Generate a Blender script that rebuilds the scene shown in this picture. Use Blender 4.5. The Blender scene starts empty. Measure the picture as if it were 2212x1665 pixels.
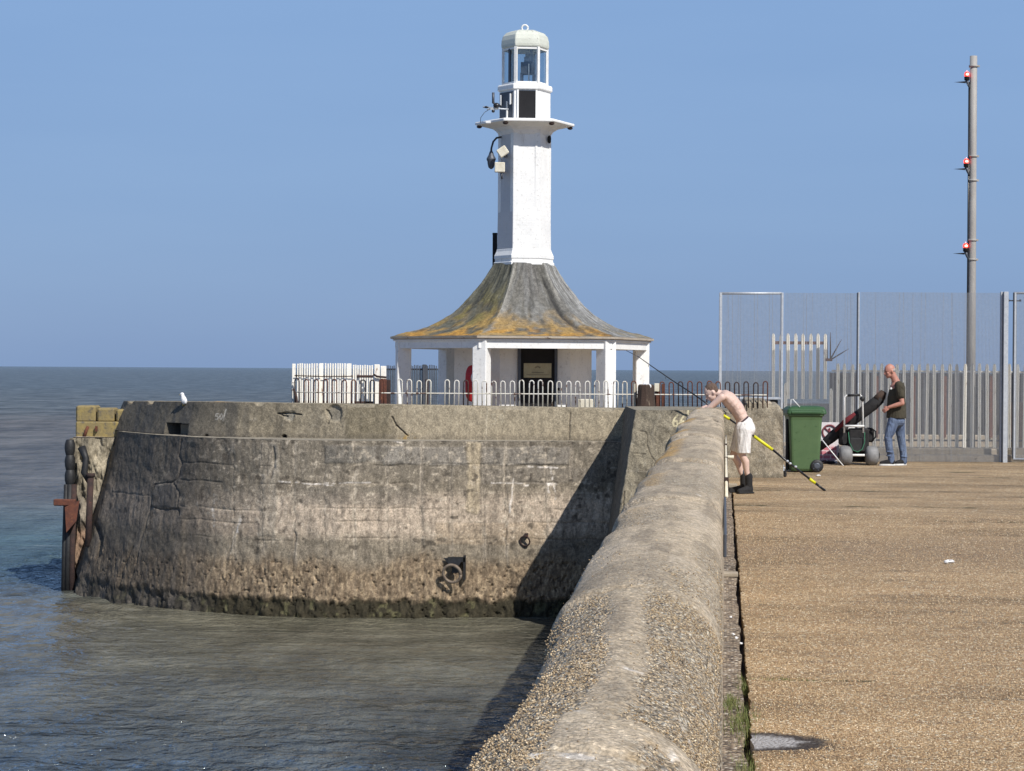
import bpy, math, random
import numpy as np
from mathutils import Vector, Matrix
random.seed(7); rng = np.random.default_rng(7)
scene = bpy.context.scene
COL = scene.collection
R = math.radians
# ------------------------------------------------------------------ camera
W_, H_ = 1024, 771
FPX = 2200.0
CAMZ = 1.67
cam_d = bpy.data.cameras.new("camera"); cam = bpy.data.objects.new("camera", cam_d); COL.objects.link(cam)
cam_d.sensor_width = 36.0; cam_d.sensor_fit = 'HORIZONTAL'; cam_d.lens = 36.0*FPX/W_
cam_d.clip_start = 0.1; cam_d.clip_end = 60000
YAW, PITCH, ROLL = R(5.50), R(0.427), R(0.34)
Rm = Matrix.Rotation(YAW, 3, 'Z') @ Matrix.Rotation(R(90)-PITCH, 3, 'X') @ Matrix.Rotation(ROLL, 3, 'Z')
cam.matrix_world = Matrix.Translation((0, 0, CAMZ)) @ Rm.to_4x4()
scene.camera = cam
scene.render.resolution_x = W_; scene.render.resolution_y = H_
# survey helpers: photo measurements (2211 px wide survey sheet) -> metres
SQ = W_/2211.0
FQ = FPX/SQ
FWD = Rm @ Vector((0, 0, -1)); RGT = Vector((math.cos(YAW), math.sin(YAW), 0)); FW2 = Vector((-math.sin(YAW), math.cos(YAW), 0))
def ray(x, y):
    return Rm @ Vector(((x-1105.5)/FQ, -(y-832.5)/FQ, -1.0))
def at(x, y, D):
    return Vector((0, 0, CAMZ)) + ray(x, y)*D
def atz(x, y, z):
    d = ray(x, y); return Vector((0, 0, CAMZ)) + d*((z-CAMZ)/d.z)
# ------------------------------------------------------------------ registry
def tag(o, label=None, cat=None, group=None, kind=None):
    if label: o['label'] = label
    if cat: o['category'] = cat
    if group: o['group'] = group
    if kind: o['kind'] = kind
    return o
def thing(name, loc, label, cat, group=None):
    o = bpy.data.objects.new(name, None); COL.objects.link(o)
    o.location = loc; o.empty_display_size = 0.1
    o['_wl'] = list(loc)
    return tag(o, label, cat, group)
WL = {}
def worldloc(o):
    v = Vector((0, 0, 0))
    while o is not None:
        v += Vector(o.location); o = o.parent
    return v
def link_mesh(name, me, m, parent=None, origin=None):
    o = bpy.data.objects.new(name, me); COL.objects.link(o)
    if m: me.materials.append(m)
    if parent is not None: o.parent = parent
    return o
class MB:
    """collects faces in world coordinates"""
    def __init__(s): s.v = []; s.f = []; s.sm = []
    def add(s, vs, fs, smooth=False):
        n = len(s.v); s.v += [tuple(v) for v in vs]
        for f in fs: s.f.append(tuple(n+i for i in f)); s.sm.append(smooth)
        return s
    def box(s, c, size, ax=None, bev=0.0):
        ax = ax or (Vector((1,0,0)), Vector((0,1,0)), Vector((0,0,1)))
        c = Vector(c); h = [d/2 for d in size]
        if bev <= 0:
            vs = [c+ax[0]*(i*h[0])+ax[1]*(j*h[1])+ax[2]*(k*h[2]) for k in (-1,1) for j in (-1,1) for i in (-1,1)]
            s.add(vs, [(0,2,3,1),(4,5,7,6),(0,1,5,4),(2,6,7,3),(0,4,6,2),(1,3,7,5)])
            return s
        # bevelled box: three squashed rings
        rings = []
        b = bev
        for (dz, ins) in ((-h[2], b), (-h[2]+b, 0), (h[2]-b, 0), (h[2], b)):
            hx, hy = h[0]-ins, h[1]-ins
            cc = b if ins == 0 else b*0.5
            ring = []
            for sx, sy, order in ((1,1,0),(-1,1,1),(-1,-1,0),(1,-1,1)):
                p1 = (sx*hx, sy*(hy-cc)); p2 = (sx*(hx-cc), sy*hy)
                pp = (p1, p2) if order == 0 else (p2, p1)
                ring += [c+ax[0]*p[0]+ax[1]*p[1]+ax[2]*dz for p in pp]
            rings.append(ring)
        s.loft(rings, True, True); return s
    def loft(s, rings, cap0=True, cap1=True, smooth=False, closed=True):
        n = len(rings[0]); vs = [p for r in rings for p in r]; fs = []
        for k in range(len(rings)-1):
            for i in range(n if closed else n-1):
                j = (i+1) % n
                fs.append((k*n+i, k*n+j, (k+1)*n+j, (k+1)*n+i))
        if cap0: fs.append(tuple(reversed(range(n))))
        if cap1: fs.append(tuple((len(rings)-1)*n+i for i in range(n)))
        s.add(vs, fs, smooth); return s
    def tube(s, pts, rad, n=10, caps=True, smooth=True, flat=None):
        pts = [Vector(p) for p in pts]
        if not hasattr(rad, '__len__'): rad = [rad]*len(pts)
        rings = []; up = None
        for i, p in enumerate(pts):
            t = (pts[min(i+1, len(pts)-1)]-pts[max(i-1, 0)]).normalized()
            if up is None:
                a = Vector((0,0,1)) if abs(t.z) < .9 else Vector((1,0,0))
                up = (a - t*a.dot(t)).normalized()
            else:
                up = (up - t*up.dot(t)).normalized()
            b = t.cross(up)
            r = rad[i]; r2 = r if flat is None else r*flat
            rings.append([p+up*(r*math.cos(2*math.pi*k/n))+b*(r2*math.sin(2*math.pi*k/n)) for k in range(n)])
        s.loft(rings, caps, caps, smooth); return s
    def lathe(s, c, prof, n=24, axis=None, smooth=True, cap=True):
        c = Vector(c); az = (axis or Vector((0,0,1))).normalized()
        a = Vector((1,0,0)) if abs(az.x) < .9 else Vector((0,1,0))
        u = (a-az*a.dot(az)).normalized(); w = az.cross(u)
        rings = [[c+az*z+u*(r*math.cos(2*math.pi*k/n))+w*(r*math.sin(2*math.pi*k/n)) for k in range(n)] for r, z in prof]
        s.loft(rings, cap, cap, smooth); return s
    def ellip(s, c, r, ax=None, nu=14, nv=9):
        c = Vector(c); ax = ax or (Vector((1,0,0)), Vector((0,1,0)), Vector((0,0,1)))
        rings = []
        for j in range(nv):
            t = -math.pi/2 + math.pi*(j+.5)/nv
            rings.append([c+ax[0]*(r[0]*math.cos(t)*math.cos(2*math.pi*i/nu))+ax[1]*(r[1]*math.cos(t)*math.sin(2*math.pi*i/nu))+ax[2]*(r[2]*math.sin(t)) for i in range(nu)])
        s.loft(rings, True, True, True); return s
    def torus(s, c, Rr, r, axis, nu=24, nv=8, arc=(0, 2*math.pi)):
        c = Vector(c); az = Vector(axis).normalized()
        a = Vector((1,0,0)) if abs(az.x) < .9 else Vector((0,1,0))
        u = (a-az*a.dot(az)).normalized(); w = az.cross(u)
        pts = [c+u*(Rr*math.cos(arc[0]+(arc[1]-arc[0])*k/nu))+w*(Rr*math.sin(arc[0]+(arc[1]-arc[0])*k/nu)) for k in range(nu+1)]
        s.tube(pts, r, nv); return s
    def build(s, name, m, parent=None, mods=None):
        off = worldloc(parent) if parent is not None else Vector((0,0,0))
        own = Vector((0,0,0))
        if parent is None:
            a = np.array(s.v); own = Vector((float(a[:,0].mean()), float(a[:,1].mean()), float(a[:,2].min())))
            off = own
        me = bpy.data.meshes.new(name)
        me.from_pydata([(v[0]-off.x, v[1]-off.y, v[2]-off.z) for v in s.v], [], s.f)
        me.polygons.foreach_set('use_smooth', s.sm); me.update()
        o = link_mesh(name, me, m, parent)
        if parent is None: o.location = own
        import bmesh
        bm = bmesh.new(); bm.from_mesh(me); bmesh.ops.recalc_face_normals(bm, faces=bm.faces); bm.to_mesh(me); bm.free()
        return o
# ------------------------------------------------------------------ numpy noise
def _h(ix, iy, iz, seed):
    n = (ix.astype(np.int64)*374761393 + iy.astype(np.int64)*668265263 + iz.astype(np.int64)*2147483647 + seed*1274126177) & 0xffffffff
    n = ((n ^ (n >> 13))*1274126177) & 0xffffffff
    n = (n ^ (n >> 16)) & 0xffffffff
    return n/4294967295.0
def vnoise(x, y, seed=0):
    ix = np.floor(x); iy = np.floor(y); fx = x-ix; fy = y-iy
    fx = fx*fx*(3-2*fx); fy = fy*fy*(3-2*fy); z = np.zeros_like(ix)
    a = _h(ix, iy, z, seed); b = _h(ix+1, iy, z, seed); c = _h(ix, iy+1, z, seed); d = _h(ix+1, iy+1, z, seed)
    return (a*(1-fx)+b*fx)*(1-fy)+(c*(1-fx)+d*fx)*fy
def fbm(x, y, seed=0, oc=4, g=.5):
    t = 0; a = 1; s = 0
    for k in range(oc):
        t = t + a*vnoise(x*2**k+k*17.3, y*2**k-k*9.1, seed+k); s += a; a *= g
    return t/s
def ss(a, b, x):
    t = np.clip((x-a)/(b-a), 0, 1); return t*t*(3-2*t)
def segd(X, Z, x0, z0, x1, z1):
    dx, dz = x1-x0, z1-z0; L = dx*dx+dz*dz+1e-12
    t = np.clip(((X-x0)*dx+(Z-z0)*dz)/L, 0, 1)
    return np.hypot(X-x0-t*dx, Z-z0-t*dz)
def polyd(X, Z, pts):
    d = np.full(X.shape, 9e9)
    for a, b in zip(pts[:-1], pts[1:]): d = np.minimum(d, segd(X, Z, a[0], a[1], b[0], b[1]))
    return d
def blend(C, m, col):
    m = np.clip(m, 0, 1)[..., None]; return C*(1-m)+np.array(col)*m
def grid_obj(name, P, C, m, parent=None, alpha=None, mask=None, smooth=True, closed=False):
    """P (nu,nv,3) world points, C (nu,nv,3) colours"""
    nu, nv = P.shape[:2]
    off = worldloc(parent) if parent is not None else Vector((0,0,0))
    V = (P.reshape(-1, 3) - np.array(off)).astype(np.float32)
    I = np.arange(nu*nv).reshape(nu, nv)
    q = np.stack([I[:-1,:-1], I[1:,:-1], I[1:,1:], I[:-1,1:]], -1)
    if mask is not None: q = q[mask]
    q = q.reshape(-1, 4)
    me = bpy.data.meshes.new(name)
    me.vertices.add(len(V)); me.vertices.foreach_set('co', V.ravel())
    me.loops.add(q.size); me.loops.foreach_set('vertex_index', q.ravel().astype(np.int32))
    me.polygons.add(len(q)); me.polygons.foreach_set('loop_start', np.arange(0, q.size, 4, dtype=np.int32))
    me.polygons.foreach_set('loop_total', np.full(len(q), 4, dtype=np.int32))
    me.polygons.foreach_set('use_smooth', np.full(len(q), smooth))
    me.update(calc_edges=True)
    if C is not None:
        at_ = me.color_attributes.new('Col', 'FLOAT_COLOR', 'POINT')
        A = np.ones((nu*nv, 4), dtype=np.float32); A[:, :3] = C.reshape(-1, 3)
        if alpha is not None: A[:, 3] = alpha.ravel()
        at_.data.foreach_set('color', A.ravel())
    return link_mesh(name, me, m, parent)
def normals(P):
    du = np.gradient(P, axis=0); dv = np.gradient(P, axis=1)
    n = np.cross(du, dv); return n/(np.linalg.norm(n, axis=-1, keepdims=True)+1e-9)
# ------------------------------------------------------------------ materials
MATS = {}
class NT:
    def __init__(s, name):
        s.m = bpy.data.materials.new(name); s.m.use_nodes = True; s.t = s.m.node_tree; s.t.nodes.clear()
        s.out = s.n('ShaderNodeOutputMaterial'); s.p = s.n('ShaderNodeBsdfPrincipled')
        s.l(s.p.outputs[0], s.out.inputs[0])
        tc = s.n('ShaderNodeTexCoord'); s.co = tc.outputs['Object']
    def n(s, t): return s.t.nodes.new(t)
    def l(s, a, b): s.t.links.new(a, b)
    def noise(s, scale, detail=4, rough=.55, vec=None, st=None, dist=0):
        nd = s.n('ShaderNodeTexNoise'); nd.inputs['Scale'].default_value = scale; nd.inputs['Detail'].default_value = detail
        nd.inputs['Roughness'].default_value = rough; nd.inputs['Distortion'].default_value = dist
        v = vec or s.co
        if st:
            mp = s.n('ShaderNodeMapping'); mp.inputs['Scale'].default_value = st; s.l(v, mp.inputs['Vector']); v = mp.outputs[0]
        s.l(v, nd.inputs['Vector']); return nd.outputs[0]
    def voro(s, scale, feat='F1', vec=None, out='Distance', st=None):
        nd = s.n('ShaderNodeTexVoronoi'); nd.feature = feat; nd.inputs['Scale'].default_value = scale
        v = vec or s.co
        if st:
            mp = s.n('ShaderNodeMapping'); mp.inputs['Scale'].default_value = st; s.l(v, mp.inputs['Vector']); v = mp.outputs[0]
        s.l(v, nd.inputs['Vector']); return nd.outputs[out]
    def ramp(s, f, stops, interp='LINEAR'):
        r = s.n('ShaderNodeValToRGB'); r.color_ramp.interpolation = interp; e = r.color_ramp.elements
        while len(e) < len(stops): e.new(.5)
        for q, (p, c) in zip(e, stops):
            q.position = p; q.color = (c, c, c, 1) if not hasattr(c, '__len__') else (*c, 1)
        s.l(f, r.inputs[0]); return r.outputs[0]
    def mix(s, f, a, b, mode='MIX'):
        x = s.n('ShaderNodeMix'); x.data_type = 'RGBA'; x.blend_type = mode
        for sock, v in ((x.inputs[0], f), (x.inputs[6], a), (x.inputs[7], b)):
            if hasattr(v, 'links') or hasattr(v, 'is_linked'): s.l(v, sock)
            elif hasattr(v, '__len__'): sock.default_value = (*v, 1)
            else: sock.default_value = v
        return x.outputs[2]
    def math(s, op, a, b=0.0, c=None):
        x = s.n('ShaderNodeMath'); x.operation = op
        for k, v in enumerate((a, b) if c is None else (a, b, c)):
            if hasattr(v, 'is_linked'): s.l(v, x.inputs[k])
            else: x.inputs[k].default_value = v
        return x.outputs[0]
    def bump(s, h, strength=.5, dist=.01, normal=None):
        b = s.n('ShaderNodeBump'); b.inputs['Strength'].default_value = strength; b.inputs['Distance'].default_value = dist
        s.l(h, b.inputs['Height'])
        if normal is not None: s.l(normal, b.inputs['Normal'])
        return b.outputs[0]
    def fin(s, col, rough=.8, normal=None, metal=0.0, spec=None):
        for sock, v in ((s.p.inputs['Base Color'], col), (s.p.inputs['Roughness'], rough), (s.p.inputs['Metallic'], metal)):
            if hasattr(v, 'is_linked'): s.l(v, sock)
            elif hasattr(v, '__len__'): sock.default_value = (*v, 1)
            else: sock.default_value = v
        if normal is not None: s.l(normal, s.p.inputs['Normal'])
        if spec is not None: s.p.inputs['Specular IOR Level'].default_value = spec
        return s.m
def weathered(name, c1, c2, c3=None, scale=6, rough=.7, metal=0., bump=.3, bscale=60, amt=(.35, .65), spot=(.6, .7), st=None, spec=None, fold=0):
    t = NT(name)
    a = t.noise(scale, 5, .6, st=st)
    c = t.mix(t.ramp(a, [(amt[0], 0.), (amt[1], 1.)]), c1, c2)
    if c3:
        b = t.noise(scale*2.3, 6, .65, st=st)
        c = t.mix(t.ramp(b, [(spot[0], 0.), (spot[1], 1.)]), c, c3)
    f = t.noise(bscale, 3, .6)
    c = t.mix(.35, c, t.mix(1.0, c, t.ramp(f, [(.2, .55), (.8, 1.35)]), 'MULTIPLY'))
    nb = t.bump(f, bump, .01)
    if fold: fo = t.noise(fold, 3, .5, st=(1, 1, .45), dist=1.2); nb = t.bump(fo, .9, .05, nb); c = t.mix(1., c, t.ramp(fo, [(.3, .72), (.55, 1.05)]), 'MULTIPLY')
    return t.fin(c, rough, nb, metal, spec)
def attr_concrete(name, peb=False, fine=90, bs=.6, grain=1.0):
    t = NT(name)
    ca = t.n('ShaderNodeVertexColor'); ca.layer_name = 'Col'
    c = ca.outputs[0]
    n1 = t.noise(fine*.42, 9, .85); n2 = t.noise(13, 7, .75, st=(1, 1, .5))
    vsp = t.voro(150, out='Color'); sps = t.n('ShaderNodeSeparateColor'); t.l(vsp, sps.inputs[0]); c = t.mix(.55*grain, c, t.mix(1.0, c, t.ramp(sps.outputs[0], [(0., .45), (.4, .9), (.85, 1.25), (1., 2.1)]), 'MULTIPLY'))
    c = t.mix(.75*grain, c, t.mix(1.0, c, t.ramp(n1, [(.30, .30), (.5, 1.0), (.70, 1.9)]), 'MULTIPLY'))
    c = t.mix(.6, c, t.mix(1.0, c, t.ramp(n2, [(.32, .45), (.5, 1.0), (.68, 1.55)]), 'MULTIPLY'))
    h = t.math('ADD', t.math('MULTIPLY', n1, .5), n2)
    nrm = t.bump(h, bs, .012)
    if peb:
        wv = t.n('ShaderNodeVectorMath'); wv.operation = 'ADD'
        ns = t.n('ShaderNodeTexNoise'); ns.inputs['Scale'].default_value = 30; t.l(t.co, ns.inputs['Vector'])
        sc = t.n('ShaderNodeVectorMath'); sc.operation = 'SCALE'; sc.inputs['Scale'].default_value = .02; t.l(ns.outputs['Color'], sc.inputs[0])
        t.l(t.co, wv.inputs[0]); t.l(sc.outputs[0], wv.inputs[1])
        v = wv.outputs[0]
        vd = t.voro(108, 'F1', v); vc = t.voro(108, 'F1', v, 'Color')
        sep = t.n('ShaderNodeSeparateColor'); t.l(vc, sep.inputs[0])
        pc = t.ramp(sep.outputs[0], [(0, (.54, .42, .27)), (.25, (.38, .31, .22)), (.45, (.70, .56, .38)), (.7, (.46, .40, .32)), (.88, (.86, .78, .62)), (1, (.28, .20, .13))])
        gap = t.ramp(vd, [(.35, 1.), (.75, .45)])
        pc = t.mix(1.0, pc, gap, 'MULTIPLY')
        c = t.mix(ca.outputs[1], c, pc)
        hh = t.math('MULTIPLY', t.math('SUBTRACT', .6, vd), ca.outputs[1])
        nrm = t.bump(hh, 1.0, .012, nrm)
    return t.fin(c, .88, nrm, 0, .3)
M = {}
M['conc'] = attr_concrete('harbour_concrete')
M['topc'] = attr_concrete('parapet_concrete', True, 130, .7)
M['roofm'] = attr_concrete('roof_slates', False, 40, .8, .8)
def white_wall(name, brick=True, base=(.84, .84, .82)):
    t = NT(name)
    n = t.noise(3.0, 6, .65); n2 = t.noise(22, 5, .6)
    c = t.mix(t.ramp(n, [(.45, 0.), (.75, .5)]), base, (.64, .64, .63))
    c = t.mix(t.ramp(n2, [(.58, 0.), (.70, .55)]), c, (.45, .44, .42))
    n4 = t.noise(9, 6, .7, st=(1, 1, .16)); c = t.mix(t.ramp(n4, [(.60, 0.), (.74, .5)]), c, (.50, .46, .40))
    sep = t.n('ShaderNodeSeparateXYZ'); t.l(t.co, sep.inputs[0])
    h = t.math('MULTIPLY', n2, .6)
    if brick:
        s = t.math('FRACT', t.math('MULTIPLY', sep.outputs[2], 1/.085))
        g = t.ramp(s, [(0, 0.), (.08, 1.), (.92, 1.), (1, 0.)])
        h = t.math('ADD', h, t.math('MULTIPLY', g, .16))
    return t.fin(c, .75, t.bump(h, .5, .012), 0, .3)
M['white'] = white_wall('white_painted_brick')
M['white_shade'] = white_wall('shaded_white_paint', True, (.56, .56, .57))  # shaded copy of the white brick, shade put into its base colour
M['white_s'] = white_wall('white_painted_render', False)
M['offwhite'] = weathered('cream_paint', (.72, .68, .56), (.62, .57, .44), (.35, .25, .16), 8, .6, bump=.1, spot=(.68, .78))
M['pale_paint'] = weathered('pale_fence_paint', (.93, .91, .84), (.88, .84, .73), (.35, .22, .14), 9, .6, bump=.15, spot=(.62, .70), st=(1, 1, .25))
M['rust'] = weathered('rust', (.16, .055, .03), (.09, .035, .025), (.28, .12, .05), 14, .9, bump=.8, bscale=90)
M['rustdark'] = weathered('dark_rust', (.055, .03, .025), (.03, .02, .018), (.14, .05, .03), 12, .9, bump=.6)
M['rail_mixed'] = weathered('flaking_white_railing', (.74, .72, .66), (.66, .62, .52), (.12, .06, .04), 3.2, .7, bump=.5, bscale=120, spot=(.56, .60))
M['galv'] = weathered('galvanised_steel', (.52, .55, .58), (.42, .45, .49), (.62, .64, .66), 18, .5, .25, bump=.15)
M['galvdark'] = weathered('dark_grey_steel', (.10, .11, .13), (.07, .08, .10), None, 12, .5, .3)  # dark steel for brackets, rails and channels
M['wire'] = weathered('mesh_wire', (.30, .31, .325), (.24, .25, .265), None, 20, .6, .2)
M['mast'] = weathered('mast_steel', (.40, .385, .36), (.30, .285, .265), (.17, .09, .06), 3.5, .7, .1, bump=.3, spot=(.66, .75), st=(1, 1, .4))
M['black'] = weathered('black_rubber', (.012, .012, .013), (.022, .022, .023), None, 20, .6, bump=.2)
M['blackcloth'] = weathered('black_fabric', (.010, .010, .011), (.022, .021, .022), None, 14, .9, bump=.8, bscale=45)
M['redcloth'] = weathered('dark_red_fabric', (.16, .015, .02), (.09, .01, .015), None, 14, .9, bump=.6)
M['green'] = weathered('green_plastic', (.075, .135, .055), (.088, .152, .063), (.05, .10, .035), 5, .5, bump=.12, bscale=150)
M['greendark'] = weathered('green_lid_plastic', (.030, .085, .030), (.040, .105, .038), (.06, .12, .05), 9, .5, bump=.1)
M['greyrub'] = weathered('grey_balloon_tyre', (.24, .24, .24), (.18, .18, .18), None, 9, .6, bump=.2)
M['whitemetal'] = weathered('white_metal', (.80, .80, .78), (.70, .70, .68), None, 12, .4, bump=.1)
M['dkbrown'] = weathered('weathered_timber', (.075, .045, .032), (.045, .03, .022), (.22, .17, .12), 9, .9, bump=1., st=(1, 1, .2), spot=(.62, .7))
M['lichen'] = weathered('lichen_covered_concrete', (.31, .235, .085), (.22, .175, .09), (.14, .12, .085), 6, .95, bump=.9, bscale=30, spot=(.52, .62))
M['tancon'] = weathered('pale_concrete', (.42, .36, .28), (.33, .28, .21), (.12, .10, .08), 5, .9, bump=.7, bscale=45, spot=(.62, .7))
M['greycon'] = weathered('dark_grey_wall', (.060, .066, .080), (.045, .05, .062), (.04, .028, .03), 7, .9, bump=.4, st=(3, 1, .12), spot=(.55, .65))
M['kerbc'] = weathered('kerb_concrete', (.46, .40, .32), (.36, .31, .25), (.09, .06, .05), 4, .9, bump=.7, bscale=40, spot=(.6, .68), st=(1, 1, 2))
M['ringm'] = weathered('salt_stained_iron', (.26, .21, .16), (.16, .12, .09), (.08, .05, .04), 14, .9, bump=.8)
M['door'] = weathered('black_door_paint', (.008, .008, .010), (.012, .012, .014), None, 5, .9, bump=.1)
M['signpl'] = weathered('cream_sign', (.45, .40, .25), (.38, .33, .2), None, 9, .6, bump=.05)
M['signink'] = weathered('sign_ink', (.15, .12, .07), (.12, .10, .06), None, 9, .6, bump=.05)
M['red'] = weathered('red_plastic', (.50, .015, .02), (.40, .012, .018), None, 6, .45, bump=.05)
M['skin'] = weathered('skin', (.60, .42, .35), (.66, .48, .40), (.58, .34, .28), 5, .55, bump=.1, bscale=60)
M['skinred'] = weathered('sunburnt_skin', (.42, .19, .14), (.48, .23, .17), None, 6, .55, bump=.1)
M['hairbrown'] = weathered('short_brown_hair', (.15, .10, .075), (.09, .06, .045), None, 40, .9, bump=.8, bscale=160)
M['hairgrey'] = weathered('short_grey_hair', (.42, .38, .35), (.32, .28, .26), None, 40, .9, bump=.8, bscale=160)
M['shorts'] = weathered('white_cotton', (.84, .82, .79), (.76, .73, .71), None, 6, .9, bump=.8, bscale=18, fold=8)
M['belt'] = weathered('dark_waistband', (.06, .03, .035), (.04, .02, .025), None, 10, .7)
M['olive'] = weathered('olive_cotton', (.060, .052, .034), (.046, .04, .026), None, 7, .95, bump=.9, bscale=16, fold=7)
M['jeans'] = weathered('blue_denim', (.15, .20, .30), (.07, .10, .18), (.28, .34, .44), 7, .9, bump=.9, bscale=22, st=(1, 1, .5), fold=9)
M['yellow'] = weathered('bright_yellow_wrap', (.75, .72, .02), (.68, .66, .02), None, 10, .45, bump=.05)
M['carbon'] = weathered('black_carbon', (.012, .012, .014), (.02, .02, .022), None, 10, .3, bump=.05)
M['gull'] = weathered('white_feathers', (.80, .80, .80), (.74, .74, .75), None, 20, .8, bump=.4)
M['gullgrey'] = weathered('grey_feathers', (.40, .42, .45), (.34, .36, .39), None, 20, .8, bump=.4)
M['beak'] = weathered('yellow_beak', (.6, .42, .08), (.5, .35, .06), None, 10, .5)
M['dome'] = weathered('verdigris_white_dome', (.66, .68, .60), (.58, .60, .52), (.20, .18, .15), 4, .6, bump=.3, spot=(.6, .68))
M['board'] = weathered('white_board', (.74, .72, .72), (.66, .62, .63), (.42, .22, .24), 8, .6, bump=.1, spot=(.6, .72))
M['maroon'] = weathered('maroon_paint', (.17, .035, .05), (.22, .06, .07), None, 12, .7)
M['rope'] = weathered('green_rope', (.03, .16, .08), (.05, .22, .12), None, 30, .8)
M['grass'] = weathered('grass_blades', (.09, .14, .03), (.20, .19, .07), None, 30, .8, bump=.1)
M['paper'] = weathered('white_paper', (.8, .8, .8), (.7, .7, .7), None, 20, .8)
M['yellowmark'] = weathered('yellow_paint_marks', (.6, .52, .3), (.5, .45, .25), None, 20, .8)
def emis(name, col, st):
    t = NT(name); t.p.inputs['Emission Color'].default_value = (*col, 1); t.p.inputs['Emission Strength'].default_value = st
    n = t.noise(30, 2); c = t.mix(n, [x*.8 for x in col], col)
    return t.fin(c, .3)
M['redlamp'] = emis('lit_red_lens', (1.0, .05, .03), 2.2)
M['hot'] = emis('lit_red_core', (1.0, .55, .45), 2.5)
def glassm():
    t = NT('lantern_glass'); tr = t.n('ShaderNodeBsdfTransparent'); tr.inputs[0].default_value = (.74, .80, .83, 1)
    gl = t.n('ShaderNodeBsdfGlossy'); gl.inputs['Roughness'].default_value = .08; gl.inputs['Color'].default_value = (.8, .9, 1, 1)
    nz = t.noise(6, 3); mx = t.n('ShaderNodeMixShader')
    t.l(t.ramp(nz, [(.3, .05), (.8, .18)]), mx.inputs[0]); t.l(tr.outputs[0], mx.inputs[1]); t.l(gl.outputs[0], mx.inputs[2])
    t.l(mx.outputs[0], t.out.inputs[0]); return t.m
M['glass'] = glassm()
# ------------------------------------------------------------------ light
SUN = Vector((.86, -1.0, 1.27)).normalized()          # towards the sun
sd = bpy.data.lights.new("sun", 'SUN'); sd.energy = 5.0; sd.angle = R(.53); sd.color = (1.0, .955, .89)
so = bpy.data.objects.new("sun", sd); COL.objects.link(so)
so.rotation_euler = (-SUN).to_track_quat('-Z', 'Y').to_euler(); so.location = (20, -20, 30)
wd = bpy.data.worlds.new("World"); scene.world = wd; wd.use_nodes = True
nt = wd.node_tree; nt.nodes.clear()
wo = nt.nodes.new('ShaderNodeOutputWorld'); bg = nt.nodes.new('ShaderNodeBackground')
sk = nt.nodes.new('ShaderNodeTexSky'); sk.sky_type = 'NISHITA'; sk.sun_disc = False
sk.sun_elevation = math.asin(SUN.z); sk.sun_rotation = math.atan2(SUN.x, SUN.y); sk.air_density = 1.0; sk.dust_density = .6; sk.ozone_density = 2.0
tc = nt.nodes.new('ShaderNodeTexCoord'); sp = nt.nodes.new('ShaderNodeSeparateXYZ'); nt.links.new(tc.outputs['Generated'], sp.inputs[0])
rp = nt.nodes.new('ShaderNodeValToRGB'); e = rp.color_ramp.elements
e.new(.12); e.new(.35); e.new(.5)
for q, (p, c) in zip(e, [(0.0, (.205, .325, .570)), (.07, (.225, .365, .630)), (.20, (.235, .395, .690)), (.42, (.13, .22, .42)), (1.0, (.055, .10, .24))]):
    q.position = p; q.color = (*c, 1)
nz = nt.nodes.new('ShaderNodeTexNoise'); nz.inputs['Scale'].default_value = 2.2; nz.inputs['Detail'].default_value = 5
mp = nt.nodes.new('ShaderNodeMapping'); mp.inputs['Scale'].default_value = (1, 1, 7); mp.inputs['Rotation'].default_value = (0, .1, 0)
nt.links.new(tc.outputs['Generated'], mp.inputs[0]); nt.links.new(mp.outputs[0], nz.inputs['Vector'])
nr = nt.nodes.new('ShaderNodeValToRGB'); nr.color_ramp.elements[0].position = .35; nr.color_ramp.elements[0].color = (.96, .97, .98, 1)
nr.color_ramp.elements[1].position = .75; nr.color_ramp.elements[1].color = (1.10, 1.07, 1.035, 1); nt.links.new(nz.outputs[0], nr.inputs[0])
nt.links.new(sp.outputs[2], rp.inputs[0])
m0 = nt.nodes.new('ShaderNodeMix'); m0.data_type = 'RGBA'; m0.blend_type = 'MULTIPLY'; m0.inputs[0].default_value = 1
nt.links.new(rp.outputs[0], m0.inputs[6]); nt.links.new(nr.outputs[0], m0.inputs[7])
m1 = nt.nodes.new('ShaderNodeMix'); m1.data_type = 'RGBA'; m1.blend_type = 'MULTIPLY'; m1.inputs[0].default_value = 1; m1.inputs[7].default_value = (10, 10, 10, 1)
nt.links.new(m0.outputs[2], m1.inputs[6])
m2 = nt.nodes.new('ShaderNodeMix'); m2.data_type = 'RGBA'; m2.inputs[0].default_value = .9
nt.links.new(sk.outputs[0], m2.inputs[6]); nt.links.new(m1.outputs[2], m2.inputs[7])
nt.links.new(m2.outputs[2], bg.inputs[0]); bg.inputs[1].default_value = .10; nt.links.new(bg.outputs[0], wo.inputs[0])
scene.view_settings.view_transform = 'Standard'; scene.view_settings.look = 'None'; scene.view_settings.exposure = 0

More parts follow.
